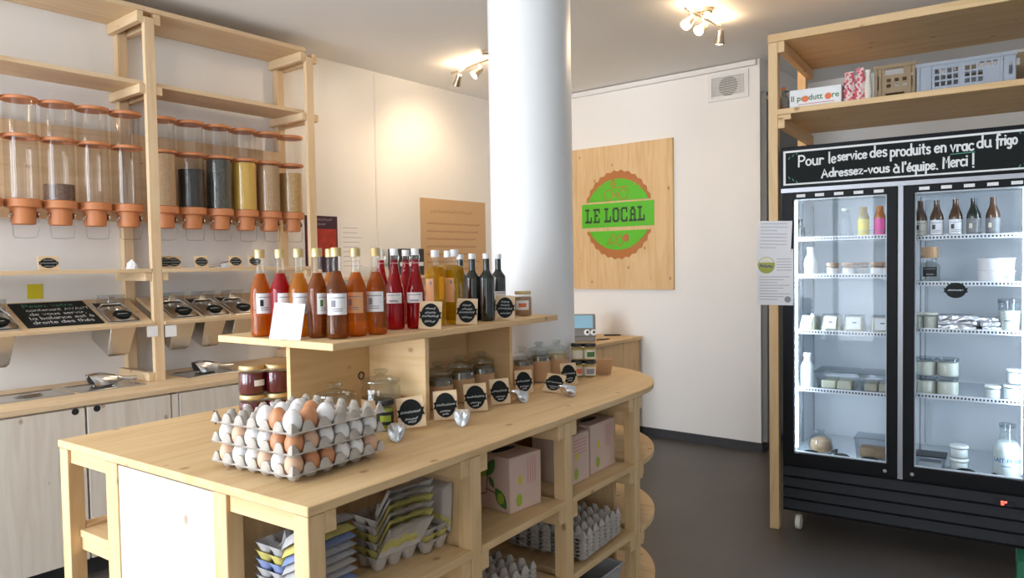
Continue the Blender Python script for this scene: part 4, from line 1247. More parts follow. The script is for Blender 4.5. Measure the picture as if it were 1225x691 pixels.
# fruit boxes with printed leaves and lemons
def leaf(cx, cy, L, W, a):
    pts = []
    for k in range(13):
        t = k/12; pts.append((L*(t-.5), W*math.sin(PI*t)**.8*.5))
    for k in range(11, 0, -1):
        t = k/12; pts.append((L*(t-.5), -W*math.sin(PI*t)**.8*.5))
    return [(cx+x*math.cos(a)-y*math.sin(a), cy+x*math.sin(a)+y*math.cos(a)) for x, y in pts]
def fruit_box(label, x, y, z, w, d, h, art=True, rz=0.0):
    """w along island x, d along island y; printed on the -y and +x faces"""
    t = thing('fruit_box', label, 'box', iw(x, y, z), IR+rz)
    link('carton', MB().box(-w/2, w/2, -d/2, d/2, 0, h), 'box_pink', t, .002)
    link('hand_slot', MB().prism(ellipse(0, 0, .018, .055, 20), 0, .0008).tf(Matrix.Translation((0.02, 0, h))), 'black_matt', t)
    fm = frame((0, -d/2-.0003, 0), (1, 0, 0), (0, 0, 1))
    pm = frame((w/2+.0003, 0, 0), (0, 1, 0), (0, 0, 1))
    if art:
        st = [[(-.35*w, .02), (.06*w, .28*h), (.08*w, .55*h), (.1*w, .72*h)], [(-.12*w, .25*h), (-.3*w, .33*h)], [(.05*w, .36*h), (.22*w, .32*h)], [(-.5*w, .85*h), (-.35*w, .65*h), (-.12*w, .25*h)], [(-.03*w, .6*h), (.1*w, .68*h)]]
        link('printed_stem', ribbon(st, .004, .0003).tf(fm), 'stem_brown', t)
        for cx, cy, L, W, a in ((.14, .76, .070, .034, 1.0), (.33, .24, .075, .04, -.9), (-.30, .72, .06, .03, .4), (.16, .50, .040, .018, -1.0), (-.18, .85, .05, .025, .3)):
            link('printed_leaf', MB().prism(leaf(cx*w, cy*h, L, W, a), 0, .0006).tf(fm), 'leaf_green', t)
        for cx, cy, rx, ry in ((-.04, .68, .024, .022), (-.20, .28, .036, .040), (.33, .24, .014, .018)):
            link('printed_lemon', MB().prism(ellipse(cx*w, cy*h, rx, ry, 18), .0007, .0012).tf(fm), 'leaf_lime', t)
    link('printed_lemon', MB().prism(ellipse(-d*.22, h*.20, .014, .020, 18), 0, .0006).tf(pm), 'leaf_lime', t)
    link('printed_lemon', MB().prism(ellipse(-d*.18, h*.56, .010, .014, 18), 0, .0006).tf(pm), 'lemon', t)
    st = [[(d*.30-k*.012, h*.45), (d*.30-k*.012, h*.92)] for k in range(4)] if art or d > .15 else [[(-d*.38, h*(.88-.07*k)), (d*(.36-.05*(k % 2)), h*(.88-.07*k))] for k in range(5)]
    link('printed_text', ribbon(st, .0025, .0004).tf(pm), 'print_pink', t)
    return t
fruit_box('pale pink fruit box printed with leafy lemon branches in the middle bay', -.185, .925, .6255, .230, .150, .173, True, R(-7))
fruit_box('pale fruit box behind the box with lemon branches', -.362, .82, .6255, .10, .30, .185, False)
fruit_box('pale fruit box with lines of print in the far bay, beside the post', -.145, 1.245, .6255, .16, .130, .172, False)
st_b = fruit_box('taller pale fruit box at the far end of the far bay', -.155, 1.430, .6255, .165, .190, .180, False)
# stacks of empty trays on the lower shelf
for k in range(6):
    o = link('egg_tray', TRAY, None)
    o.location = iw(-.170, 1.315, .366+k*.0135); o.rotation_euler = (0, 0, IR+R(3))
    o['label'] = 'empty egg tray nested in the far lower bay, %s' % ('topmost of its stack' if k == 5 else ORD[k]+' from the bottom'); o['category'] = 'egg tray'; o['group'] = 'nested empty trays in the far bay'
for k in range(4):
    o = link('egg_tray', TRAY, None)
    o.location = iw(-.215, .80, .366+k*.0135); o.rotation_euler = (0, 0, IR-R(2))
    o['label'] = 'empty egg tray nested in the middle lower bay, %s' % ('topmost of its stack' if k == 3 else ORD[k]+' from the bottom'); o['category'] = 'egg tray'; o['group'] = 'nested empty trays in the middle bay'
# tub on the bottom shelf
tb = thing('storage_tub', 'pale tub with white rim and green side on the bottom shelf of the far bay', 'tub', iw(-.155, 1.33, .1005), IR)
def tub_ring(w, d, z): return [(-w, -d, z), (w, -d, z), (w, d, z), (-w, d, z)]
vs = []; rg = [(.095, .145, 0), (.12, .175, .145), (.127, .182, .15), (.127, .182, .156), (.117, .172, .156), (.092, .142, .006)]
for w, d, z in rg: vs += tub_ring(w, d, z)
fs = [(4*i+k, 4*i+(k+1) % 4, 4*i+4+(k+1) % 4, 4*i+4+k) for i in range(5) for k in range(4)]+[(3, 2, 1, 0), (20, 21, 22, 23)]
link('body', MB().add(vs, fs), 'pulp_grey', tb, .004)
link('print_band', MB().box(.1095, .1115, -.13, .13, .05, .10), 'green_plastic', tb)
# white crate standing on the floor behind the front corner bay
ck = thing('floor_crate', 'pale blue-white plastic crate on the floor behind the front corner bay', 'crate', iw(-.97, .75, 0), IR)
link('body', panel_holes(-.15, .15, 0, .30, [(-.08, .08, .20, .24)], -.2, .2), 'paper_lilac', ck)

# ================================================================== back wall: sign, cash desk, lamps
sa, sb = ony(684, 179, YB-.02), ony(806, 346, YB-.02)
SXL, SXR, SZ0, SZ1 = sa.x-.16, sb.x, sb.z-.004, 2.352
scx = ony(739.5, 258, YB-.02).x; scz = 1.783
sg = thing('shop_sign', 'pine board sign with green and brown round badge on the back wall', 'sign', (scx, YB, SZ0))
link('board', MB().box(SXL-scx, SXR-scx, -.022, -.001, 0, SZ1-SZ0), 'pine_z', sg, .001)
SM = frame((0, -.0225, scz-SZ0), (1, 0, 0), (0, 0, 1))
RX, RZ = .318, .358
def half_badge(top, rx, ry, cut, scal=0):
    pts = []; n = 60
    for k in range(n+1):
        a = PI*k/n
        if scal: f = 1+.022*math.cos(2*PI*k/n*15)
        else: f = 1
        x, y = rx*f*math.cos(a), ry*f*math.sin(a)
        if y >= cut: pts.append((x, y))
    xe = rx*math.sqrt(1-(cut/ry)**2)
    pts = [(xe, cut)]+pts+[(-xe, cut)]
    return [(x, y if top else -y) for x, y in (pts if top else pts[::-1])]
for top, cut in ((True, .115), (False, .128)):
    h = link('badge_rim', MB().prism(half_badge(top, RX, RZ, cut, 1), 0, .003).tf(SM), 'sign_brown', sg)
    link('badge_field', MB().prism(half_badge(top, RX*.985-.008, RZ*.82 if top else RZ*.80, cut+.0005), .003, .005).tf(SM), 'sign_green', h)
    # rows of small seeds and fruit outlines
    seeds = []
    for s in (-1, 1):
        for k in range(4):
            x, y = s*(.14+.035*k), (1 if top else -1)*((.245 if top else .245)-.020*k)
            seeds.append([(x-.006, y-.008), (x+.006, y+.008)])
    link('badge_marks', ribbon(seeds, .006, .0055).tf(SM), 'sign_brown', h)
    if top:
        st = [arc(-.085, .165, .040, .042, 0, 360, 18), arc(.055, .165, .040, .042, 0, 360, 18), arc(-.04, .255, .022, .030, -60, 240, 10)+[(-.04, .305), (-.025, .225)], arc(-.01, .160, .018, .018, 0, 360, 12), [(-.05, .22), (.09, .225)]]
    else:
        st = [arc(-.045, -.20, .022, .038, 0, 360, 14), arc(.015, -.215, .035, .038, 0, 360, 16), [(-.10, -.24), (-.085, -.19), (-.07, -.24), (-.10, -.24)], [(.015, -.17), (.02, -.155)]]
        link('badge_fruit', MB().prism(ellipse(.075, -.19, .030, .032, 20), .005, .006).tf(SM), 'sign_brown', h)
    link('badge_outline', ribbon(st, .007, .0058).tf(SM), 'sign_brown', h)
bx0, bx1, bz0, bz1 = ony(697, 280, YB-.02).x-scx, ony(783, 280, YB-.02).x-scx, -.098, .100
ban = link('banner', MB().box(bx0, bx1, bz0, bz1, 0, .004).tf(SM), 'sign_green', sg)
# slab letters L E L O C A L, dark with green inline
def slab(ch):
    b = []
    def r(x0, x1, y0, y1): b.append((x0, x1, y0, y1))
    if ch == 'L': r(.18, .42, 0, 1); r(0, .58, .86, 1); r(0, .95, 0, .16); r(.80, .95, 0, .42)
    if ch == 'E': r(.15, .40, 0, 1); r(0, .95, .86, 1); r(0, .95, 0, .14); r(.4, .68, .44, .58); r(.82, .95, .66, 1); r(.82, .95, 0, .34)
    if ch == 'O': r(.0, .26, .12, .88); r(.70, .96, .12, .88); r(.14, .82, .86, 1); r(.14, .82, 0, .14)
    if ch == 'C': r(.0, .26, .12, .88); r(.14, .86, .86, 1); r(.14, .86, 0, .14); r(.76, .92, .64, .98); r(.76, .92, .04, .34)
    if ch == 'A': r(.14, .36, .1, .8); r(.66, .90, .1, .8); r(.30, .74, .78, 1); r(.36, .66, .40, .54); r(0, .48, 0, .14); r(.56, 1.04, 0, .14)
    return b
x = bx0+.035; lw, lh = .066, .118
for ch in 'LE LOCAL':
    if ch == ' ': x += .03; continue
    mb = MB(); hi = MB()
    for q, (a, b, c, d) in enumerate(slab(ch)):
        mb.box(x+a*lw, x+b*lw, -lh/2+c*lh, -lh/2+d*lh, .004, .0065+.0001*q)
        if d-c > .5: hi.box(x+(a*.58+b*.42)*lw, x+(a*.42+b*.58)*lw, -lh/2+(c+.12)*lh, -lh/2+(d-.12)*lh, .0064, .0078)
    lt = link('letter', mb.tf(SM), 'sign_black', ban)
    if hi.v: link('letter_inline', hi.tf(SM), 'sign_green', ban)
    x += lw*1.0+.0115

# cash desk
cd = thing('cash_desk', 'pine cash desk against the back wall behind the island', 'desk', (-3.25, YB-.45, 0))
link('worktop', MB().box(-.42, .40, -.42, .42, .775, .80), 'pine_y', cd, .0015)
link('side_panel', MB().box(.365, .385, -.40, -.13, 0, .774), 'pine_z', cd, .001)
link('side_panel', MB().box(.365, .385, -.128, .15, 0, .774), 'pine_z', cd, .001)
link('side_panel', MB().box(.365, .385, .152, .40, 0, .774), 'pine_z', cd, .001)
link('front_panel', MB().box(-.40, .36, -.405, -.385, 0, .774), 'pine_z', cd, .001)
# till screen with a pair of joke eyes
p = onz(700, 398, .802)
tl = thing('till_screen', 'grey till with tilted blue screen and two white googly eyes on the cash desk', 'till', (-3.075, 4.72, .8005), R(34))
link('foot', MB().box(-.12, .08, -.10, .10, 0, .03), 'device_grey', tl, .006)
Mt = Matrix.Translation((0, -.03, .03)) @ Matrix.Rotation(R(-22), 4, 'X')
link('housing', MB().box(-.13, .085, 0, .03, 0, .185).tf(Mt), 'device_grey', tl, .006)
scn = link('screen', MB().box(-.115, .065, -.003, -.0005, .07, .172).tf(Mt), 'screen_blue', tl)
for s in (-1, 1):
    e = link('eye', MB().lathe([(0, .010), (.016, .007), (.024, 0), (0, 0)], 20).tf(Mt @ Matrix.Translation((.045+s*.025, -.001, .035)) @ Matrix.Rotation(PI/2, 4, 'X')), 'paper', tl)
    link('pupil', MB().lathe([(0, .0125), (.009, .011), (.011, .007), (0, .007)], 16).tf(Mt @ Matrix.Translation((.047+s*.025, -.001, .035)) @ Matrix.Rotation(PI/2, 4, 'X')), 'black', e)
p = onz(733, 401, .803)
single('pen', MB().tube([(-.07, 0, .006), (.05, 0, .006), (.07, 0, .006)], [.006, .006, .002], 8), 'black', 'black pen lying crosswise near the wall on the cash desk', 'pen', (p.x, p.y, .8005), R(35))
p = onz(722, 406, .803)
single('pen', MB().tube([(-.06, 0, .005), (.045, 0, .005), (.06, 0, .005)], [.005, .005, .002], 8), 'black', 'black pen lying beside the till on the cash desk', 'pen', (p.x, p.y, .8005), R(65))

# ceiling spot lights
WARM = (1.0, .74, .46)
def spot_rail(name, label, canopy, bar, heads, power):
    """canopy: xy of ceiling plate; bar: two end points; heads: (t along bar, aim vector)"""
    t = thing(name, label, 'ceiling light', (canopy[0], canopy[1], ZC))
    c = Vector((canopy[0], canopy[1], ZC))
    link('canopy', MB().lathe([(0, 0), (.055, 0), (.055, -.022), (.045, -.026), (0, -.026)], 24), 'brass_nickel', t)
    a, b = Vector(bar[0])-c, Vector(bar[1])-c
    link('bar', MB().tube([a, b], .008, 8), 'brass_nickel', t)
    link('stem', MB().tube([(0, 0, -.02), (a+b)/2 if len(heads) > 2 else (0, 0, a.z)], .007, 8), 'brass_nickel', t)
    for s, aim in heads:
        q = a+(b-a)*s; d = Vector(aim).normalized()
        h0 = q+Vector((0, 0, -.055))
        link('arm', MB().tube([q, q+Vector((0, 0, -.03)), h0], .004, 6), 'brass_nickel', t)
        M = Matrix.Translation(h0) @ d.to_track_quat('Z', 'Y').to_matrix().to_4x4()
        hd = link('head', MB().lathe([(0, -.03), (.018, -.03), (.022, -.02), (.024, .01), (.032, .05), (.030, .05), (.022, .01)], 20).tf(M), 'brass_nickel', t)
        link('bulb', MB().lathe([(0, .040), (.024, .040), (.026, .046), (.018, .052), (0, .054)], 16).tf(M), 'bulb', hd)
        L = bpy.data.lights.new('lamp_beam', 'SPOT'); L.energy = power; L.color = WARM
        L.spot_size = R(120); L.spot_blend = .8; L.shadow_soft_size = .03
        lo = bpy.data.objects.new('lamp_beam', L); C.objects.link(lo)
        lo.location = c+h0+d*.06; lo.rotation_euler = d.to_track_quat('-Z', 'Y').to_euler()
        L2 = bpy.data.lights.new('lamp_glow', 'POINT'); L2.energy = max(power*.16, 3.6); L2.color = WARM; L2.shadow_soft_size = .03
        lo2 = bpy.data.objects.new('lamp_glow', L2); C.objects.link(lo2)
        lo2.location = c+h0+Vector((0, 0, .045))-d*.045
ZBAR = ZC-.045
a, b = onz(540, 88, ZBAR), onz(581, 71, ZBAR)
spot_rail('ceiling_spotlight', 'nickel spotlight bar on the ceiling half hidden by the column', (b.x+.03, b.y), (a, Vector((b.x+.06, b.y, ZBAR))), ((.18, (-.5, .2, -.65)), (.68, (-.3, -.6, -.6))), 14)
a, b = onz(820, 10, ZBAR), onz(861, 31, ZBAR)
mid = (a+b)/2
spot_rail('ceiling_spotlight', 'three-headed nickel spotlight bar glowing on the ceiling near the fridge', (mid.x, mid.y), (a, b), ((.12, (-.15, -.6, -.5)), (.48, (-.1, -.7, -.5)), (1.0, (-.2, .25, -1))), 8)
# ================================================================== fridge stand and fridge
FA = R(5)
SF = onz(921, 631, 0)
FM = Matrix.Translation(SF) @ Matrix.Rotation(FA, 4, 'Z')
FMi = FM.inverted()
def fw(x, y, z): return FM @ Vector((x, y, z))
def fpx(x, y, dy):
    n = FM.to_3x3() @ Vector((0, 1, 0))
    return FMi @ onpl(x, y, FM @ Vector((0, dy, 0)), n)
SD = .70            # depth of the stand
SWD = 1.28          # width of the stand
stn = thing('fridge_stand', 'pine frame with two high shelves built over the fridge', 'shelf', SF, FA)
for x in (0, SWD-.046):
    link('post', MB().box(x, x+.046, 0, .046, 0, 2.50), 'pine_z', stn, .0015)
    link('post', MB().box(x, x+.046, SD-.046, SD, 0, 2.50), 'pine_z', stn, .0015)
    for zt in (2.500, 2.118):
        xx = x+.047 if x == 0 else x-.034
        link('cross_rail', MB().box(xx, xx+.033, .0, SD, zt-.055, zt), 'pine_y', stn, .0015)
link('shelf_board', MB().box(0, SWD, -.004, SD, 2.501, 2.541), 'pine_x', stn, .0015)
link('shelf_board', MB().box(.047, SWD-.047, -.004, SD, 2.132, 2.160), 'pine_x', stn, .0015)
link('front_lip', MB().box(.047, .110, .0, .030, 2.105, 2.131), 'pine_x', stn, .001)
ZSH = 2.1605

# ---- fridge (local frame of the stand)
FX0, FX1, FD = .060, 1.165, .66
fg = thing('display_fridge', 'black two-door glass display fridge with chalk header sign', 'fridge', fw(0, .004, 0), FA)
Y0 = .0
def fb(x0, x1, y0, y1, z0, z1): return MB().box(x0, x1, y0, y1, z0, z1)
link('side_wall', fb(FX0, FX0+.03, .03, FD, .10, 1.96), 'fridge_black', fg)
link('side_wall', fb(FX1-.03, FX1, .03, FD, .10, 1.96), 'fridge_black', fg)
link('back_wall', fb(FX0+.031, FX1-.031, FD-.03, FD, .10, 1.96), 'fridge_inner', fg)
link('roof', fb(FX0+.031, FX1-.031, .031, FD-.031, 1.73, 1.96), 'fridge_inner', fg)
link('cabinet_floor', fb(FX0+.031, FX1-.031, .031, FD-.031, .345, .385), 'fridge_inner', fg)
link('plinth_box', fb(FX0+.031, FX1-.031, .03, FD-.031, .10, .344), 'fridge_black', fg)
for x0, x1 in ((FX0+.031, FX0+.033), (FX1-.033, FX1-.031)):
    link('inner_side', fb(x0, x1, .035, FD-.031, .386, 1.729), 'fridge_inner', fg)
link('centre_post', fb(.590, .612, .006, .05, .345, 1.745), 'alu', fg)
# header
hd = link('header', fb(FX0, FX1, 0, .029, 1.757, 1.965), 'fridge_black', fg, .003)
hz0, hz1, hx0, hx1 = 1.772, 1.945, .073, 1.125
bd = link('header_board', fb(hx0, hx1, -.002, -.0003, hz0, hz1), 'slate', hd)
HM = frame((hx0, -.0023, hz0), (1, 0, 0), (0, 0, 1))
hw_, hh_ = hx1-hx0, hz1-hz0
link('chalk_border', panel_holes(0, hw_, 0, hh_, [(.011, hw_-.011, .008, hh_-.010)], 0, .0006).tf(Matrix.Translation((hx0, -.0029, hz0))), 'chalk', bd)
link('trim_strip', fb(FX0, FX1, .002, .028, 1.735, 1.7565), 'alu', fg)
# header writing: word, left pixel, baseline pixel (both at left end), width in pixels, letter height in metres
words = [('Pour', 955, 198.5, 30, .030), ('le', 991, 195, 9, .030), ('service', 1002, 192, 35, .026), ('des', 1041, 188, 20, .030), ('produits', 1065, 187.5, 48, .030), ('en', 1118, 182.5, 14, .030), ('vrac', 1137, 181.5, 28, .030), ('du', 1169, 177, 17, .030), ('frigo', 1192, 174, 25, .028),
         ('Adressez-vous', 983, 212, 81, .024), ('à', 1069, 206.5, 7, .026), ("l'équipe.", 1079, 205.5, 44, .026), ('Merci', 1128, 200.5, 30, .030), ('!', 1162, 200, 5, .032)]
for tx, px, py, wpx, h in words:
    a, b = fpx(px, py, 0), fpx(px+wpx, py-wpx*.085, 0)
    st, w = write(tx, h)
    s = (b.x-a.x)/max(w-.14*h, .3*h)
    st = [[(a.x-hx0+p*s, a.z-hz0+r_+(p*s)*(b.z-a.z)/(b.x-a.x)) for p, r_ in q] for q in st]
    link('chalk_word', ribbon(st, .0080, .0004).tf(HM), 'chalk', bd)
a, b = fpx(1137, 184.5, 0), fpx(1166, 181.5, 0)
ul = [[(a.x-hx0, a.z-hz0), (b.x-hx0, b.z-hz0)]]
for sx, sz, vx, vz in ((.022, hh_-.02, 1, -1), (.022, .02, 1, 1), (hw_-.022, hh_-.02, -1, -1), (hw_-.022, .02, -1, 1)):
    for k in range(3):
        ul.append([(sx+vx*(.004+.018*k), sz+vz*.022*(2-k)*.5), (sx+vx*(.010+.018*k), sz+vz*(.022*(2-k)*.5-.010))])
link('chalk_flourish', ribbon(ul, .004, .0003).tf(HM), 'chalk_green', bd)
# doors
for (x0, x1) in ((.072, .588), (.613, 1.128)):
    d = link('door', panel_holes(x0, x1, .350, 1.733, [(x0+.046, x1-.044, .412, 1.700)], -.006, .028), 'fridge_black', fg, .002)
    link('door_glass', fb(x0+.044, x1-.042, .008, .012, .410, 1.702), 'fridge_glass', d)
    link('door_gasket', panel_holes(x0+.046, x1-.044, .412, 1.700, [(x0+.052, x1-.050, .418, 1.694)], .013, .024), 'fridge_rail', d)
    n = 5 if x0 < .3 else 6
    for k in range(n):
        xx = x0+.065+k*.088
        link('price_sticker', fb(xx, xx+.042, -.0072, -.0062, 1.708, 1.723), 'paper', d)
    link('hinge_screw', MB().lathe([(0, .003), (.008, .002), (.009, 0), (0, 0)], 12).tf(Matrix.Translation((x1-.05 if x0 < .3 else x0+.04, -.006, .378)) @ Matrix.Rotation(PI/2, 4, 'X')), 'alu', d)
# light strips inside
for x in (FX0+.066, FX1-.086):
    link('light_strip', fb(x-.004, x+.004, .040, .048, .43, 1.70), 'led_cool', fg)
for x in (FX0+.036, .66, FX1-.036):
    link('shelf_standard', fb(x-.002, x+.002, .30, .33, .40, 1.70), 'alu', fg)
    link('shelf_standard', fb(x-.002, x+.002, FD-.06, FD-.045, .40, 1.70), 'alu', fg)
# lower grille
for k in range(4):
    z = .115+k*.057
    link('grille_slat', MB().obox(((FX0+FX1)/2, .020, z+.023), (FX1-FX0-.01, .012, .046), Matrix.Rotation(R(-16), 4, 'X')), 'fridge_slat', fg, .001)
a = fpx(1201, 602, 0)
dp = link('temperature_display', fb(a.x-.035, a.x+.035, .000, .004, a.z-.012, a.z+.012), 'black', fg)
link('digit', ribbon([[(a.x-.010, a.z-.007), (a.x-.001, a.z-.007), (a.x-.001, a.z), (a.x-.010, a.z), (a.x-.010, a.z+.007), (a.x-.001, a.z+.007)], [(a.x+.004, a.z+.003), (a.x+.010, a.z+.003), (a.x+.010, a.z+.008), (a.x+.004, a.z+.008), (a.x+.004, a.z+.003)]], .004, 0).tf(frame((0, -.0003, 0), (1, 0, 0), (0, 0, 1))), 'led_red', dp)
for x in (FX0+.05, FX1-.11):
    for y in (.06, FD-.1):
        cs = link('caster', MB().lathe([(0, -.012), (.036, -.012), (.038, -.008), (.038, .008), (.036, .012), (0, .012)], 20).tf(Matrix.Translation((x+.02, y, .0385)) @ Matrix.Rotation(PI/2, 4, 'Y')), 'cream', fg)
        link('caster_fork', MB().box(x+.002, x+.006, y-.02, y+.02, .035, .10), 'chrome', cs)
# shelves
LSH = (1.508, 1.318, 1.032, .735); RSH = (1.497, 1.281, 1.060, .748)
for zs, x0, x1 in ((LSH, FX0+.037, .598), (RSH, .604, FX1-.037)):
    for z in zs:
        s = link('wire_shelf', fb(x0, x1, .085, FD-.07, z-.012, z-.006), 'fridge_rail', fg)
        link('shelf_front', fb(x0, x1, .078, .0845, z-.018, z+.004), 'fridge_rail', s)
        mb = MB(); nn = int((x1-x0)/.0145)
        for k in range(nn):
            xx = x0+.008+k*.0145
            mb.box(xx, xx+.0075, .0775, .0785, z-.012, z-.003)
        link('perforations', mb, 'black', s, stuff=True)

# ------------------------------------------------------------------ fridge contents
def fat(x, z, depth):
    """position on a fridge shelf at image column x"""
    n = FM.to_3x3() @ Vector((0, 1, 0))
    q = FMi @ onpl(x, 400, FM @ Vector((0, depth, 0)), n)
    return fw(q.x, depth, z)
BEER = bottle_prof(.0295, .175, .0125, .088, .150)
for x, lm, g, lab in ((1100.5, 'label_cream', 'brown_bottle', 'brown beer bottle with greenish cream label beside the fridge post'), (1120, 'label_white', 'brown_bottle', 'brown beer bottle with white label, second from the fridge post'),
                   (1142.5, 'label_white', 'brown_bottle', 'brown beer bottle with white label, third from the fridge post'), (1164, 'device_grey', 'dark_bottle', 'dark beer bottle with grey landscape label'), (1187, 'device_grey', 'brown_bottle', 'brown beer bottle with grey landscape label')):
    p = fat(x, RSH[0]-.005, .13)
    bottle('beer_bottle', lab, p, BEER, .175, None, 0, None, 0, 0, (.012, .080, 1.15), face_cam(p), 'beer bottles', g, motif='black' if lm != 'device_grey' else 'label_cream', lab_mat=lm)
JB = bottle_prof(.026, .135, .018, .095, .125)
for x, fl, cp, lab in ((1033, 'juice_yellow', 'honey', 'small juice bottle in yellow sleeve in the fridge'), (1052.5, 'juice_pink', 'juice_orange', 'small juice bottle in pink sleeve with orange neck')):
    p = fat(x, LSH[0]-.005, .13)
    t = bottle('juice_bottle', lab, p, JB, .135, cp, .13, cp, .016, .014, (.008, .088, 3.1), face_cam(p), None, 'glass', lab_mat=fl)
p = fat(1011, LSH[0]-.005, .15); bottle('juice_bottle', 'clear empty-looking bottle in the fridge beside the yellow sleeve', p, JB, .135, None, 0, 'white_cap', .016, .012, None, 0, None, 'plastic_clear')
p = fat(958, LSH[0]-.005, .14); bottle('juice_bottle', 'dark short bottle at the hinge side of the top fridge shelf', p, bottle_prof(.024, .09, .012, .05, .075), .09, None, 0, 'black', .012, .010, None, 0, None, 'dark_bottle')
p = fat(970, LSH[1]-.005, .14); bottle('milk_bottle', 'white milk bottle on the second fridge shelf', p, bottle_prof(.034, .135, .018, .07, .115), .135, 'milk', .13, 'white_cap', .019, .010, None, 0, None, 'glass')
for k, (x, dp_) in enumerate(((996.5, .12), (1015, .12), (1049, .12), (1062, .13), (1031, .22))):
    p = fat(x, LSH[1]-.005, dp_)
    jar('spread_jar', 'brown-lidded jar with white label in the fridge, '+('next to the white milk bottle', 'second from the milk bottle', 'third from the milk bottle', 'next to the door post', 'in the back row')[k], 'jar', p, .030, .052, 'bread', 'pate', (.10, .70, 1.2), 'label_white', None, 'brown-lidded jars in the fridge', .012, face_cam(p), .030)
def packet(label, loc, w, d, h, rz=0.0, group=None):
    t = thing('cheese_packet', label, 'cheese', loc, FA+rz, group)
    vs = [(-w/2, -d/2, 0), (w/2, -d/2, 0), (w/2, d/2, 0), (-w/2, d/2, 0), (-w*.42, -d*.22, h), (w*.42, -d*.22, h), (w*.40, d*.3, h*.86), (-w*.40, d*.3, h*.86)]
    link('wedge', MB().add(vs, [(3, 2, 1, 0), (4, 5, 6, 7), (0, 1, 5, 4), (1, 2, 6, 5), (2, 3, 7, 6), (3, 0, 4, 7)]), 'cheese', t, .006)
    vs2 = [(x*1.08, y*1.08, z*1.1+.001) for x, y, z in vs]
    link('wrapper', MB().add(vs2, [(4, 5, 6, 7), (0, 1, 5, 4), (1, 2, 6, 5), (2, 3, 7, 6), (3, 0, 4, 7)]), 'plastic_clear', t)
    M = frame((0, -d*.41, h*.55), (1, 0, 0), (0, .28*d, h))
    l = link('label', MB().box(-w*.36, w*.30, -h*.38, h*.40, 0, .0008).tf(M), 'paper', t)
    link('print', MB().prism(ellipse(0, h*.05, w*.12, h*.05, 14), .0009, .0014).tf(M), 'print_grey', l)
    return t
for k, (x, w) in enumerate(((969, .080), (996, .090), (1023, .095), (1055, .10))):
    packet('wrapped cheese wedge with white label, '+('nearest the fridge side', 'second from the fridge side', 'third from the fridge side', 'nearest the door post')[k]+' on the third shelf', fat(x, LSH[2]-.005, .17), w, .11, .080, R(6*k-8), 'wrapped cheese wedges in the fridge')
p = fat(966, LSH[3]-.005, .14)
bottle('milk_bottle', 'tall white milk bottle beside the clear boxes in the fridge', p, bottle_prof(.036, .165, .019, .10, .15), .165, 'milk', .16, 'white_cap', .021, .016, None, 0, None, 'glass')
def clear_box(label, loc, w, d, h, blocks, lid='plastic_clear', fill='cheese'):
    t = thing('food_box', label, 'box', loc, FA)
    vs = []
    for a, b, z in ((w*.44, d*.44, 0), (w*.5, d*.5, h), (w*.52, d*.52, h), (w*.52, d*.52, h+.006)):
        vs += [(-a, -b, z), (a, -b, z), (a, b, z), (-a, b, z)]
    link('box', MB().add(vs, [(4*i+k, 4*i+(k+1) % 4, 4*i+4+(k+1) % 4, 4*i+4+k) for i in range(3) for k in range(4)]+[(3, 2, 1, 0)]), 'plastic_clear', t)
    link('lid', MB().box(-w*.525, w*.525, -d*.525, d*.525, h+.006, h+.012), lid, t, .003)
    for k in range(blocks):
        bw_ = w*.8/blocks
        link('cheese_block', MB().box(-w*.4+k*bw_+.004, -w*.4+(k+1)*bw_-.004, -d*.3, d*.3, .003, h*.52), fill, t, .004)
    return t
clear_box('clear lidded box with two cheese blocks beside the tall milk bottle', fat(1003, LSH[3]-.005, .19), .19, .20, .085, 2)
clear_box('clear lidded box with cheese at the middle of the fridge', fat(1052, LSH[3]-.005, .19), .16, .20, .085, 2)
t = thing('bread_bag', 'round loaf in a clear bag on the fridge floor', 'bread', fat(982, .3855, .20), FA)
link('loaf', MB().lathe([(0, 0), (.045, .003), (.056, .03), (.048, .062), (.02, .078), (0, .080)], 18), 'bread', t)
link('bag', MB().lathe([(.060, .001), (.062, .035), (.054, .07), (.024, .088), (.012, .10), (.022, .115)], 14), 'plastic_clear', t)
clear_box('clear box with brown loaf on the fridge floor', fat(1044, .3855, .22), .15, .14, .095, 1, 'plastic_clear', 'bread')
def oval_card(label, x, dp_, grp='black oval cards on the fridge floor', z=.3855):
    t = thing('oval_card', label, 'label', fat(x, z, dp_), FA, grp)
    c = link('card', MB().prism(oval_shape(.105, .085), .0, .0012).tf(Matrix.Rotation(R(14), 4, 'X') @ Matrix.Translation((0, 0, .012))), 'slate', t)
    link('lettering', ribbon(shift([scribble(.05, .008, int(x))], -.025, 0), .002, .0016).tf(Matrix.Rotation(R(14), 4, 'X') @ Matrix.Translation((0, 0, .012))), 'chalk', c)
    link('foot', MB().box(-.01, .01, -.02, .02, 0, .012), 'slate', t)
for x, w_ in ((969, 'in front of the bagged loaf'), (1006, 'between the two loaves'), (1040, 'in front of the boxed loaf'), (1156, 'in front of the white pots'), (1199, 'in front of the big milk bottle')): oval_card('black oval price card on the fridge floor '+w_, x, .085)
single('bottle_opener', MB().tube([(0, 0, .008), (.02, .01, .02), (.04, .0, .03), (.045, -.01, .012)], [.006, .01, .012, .006], 8), 'black', 'small dark clip beside the bagged loaf in the fridge', 'clip', fat(990, .3855, .13))
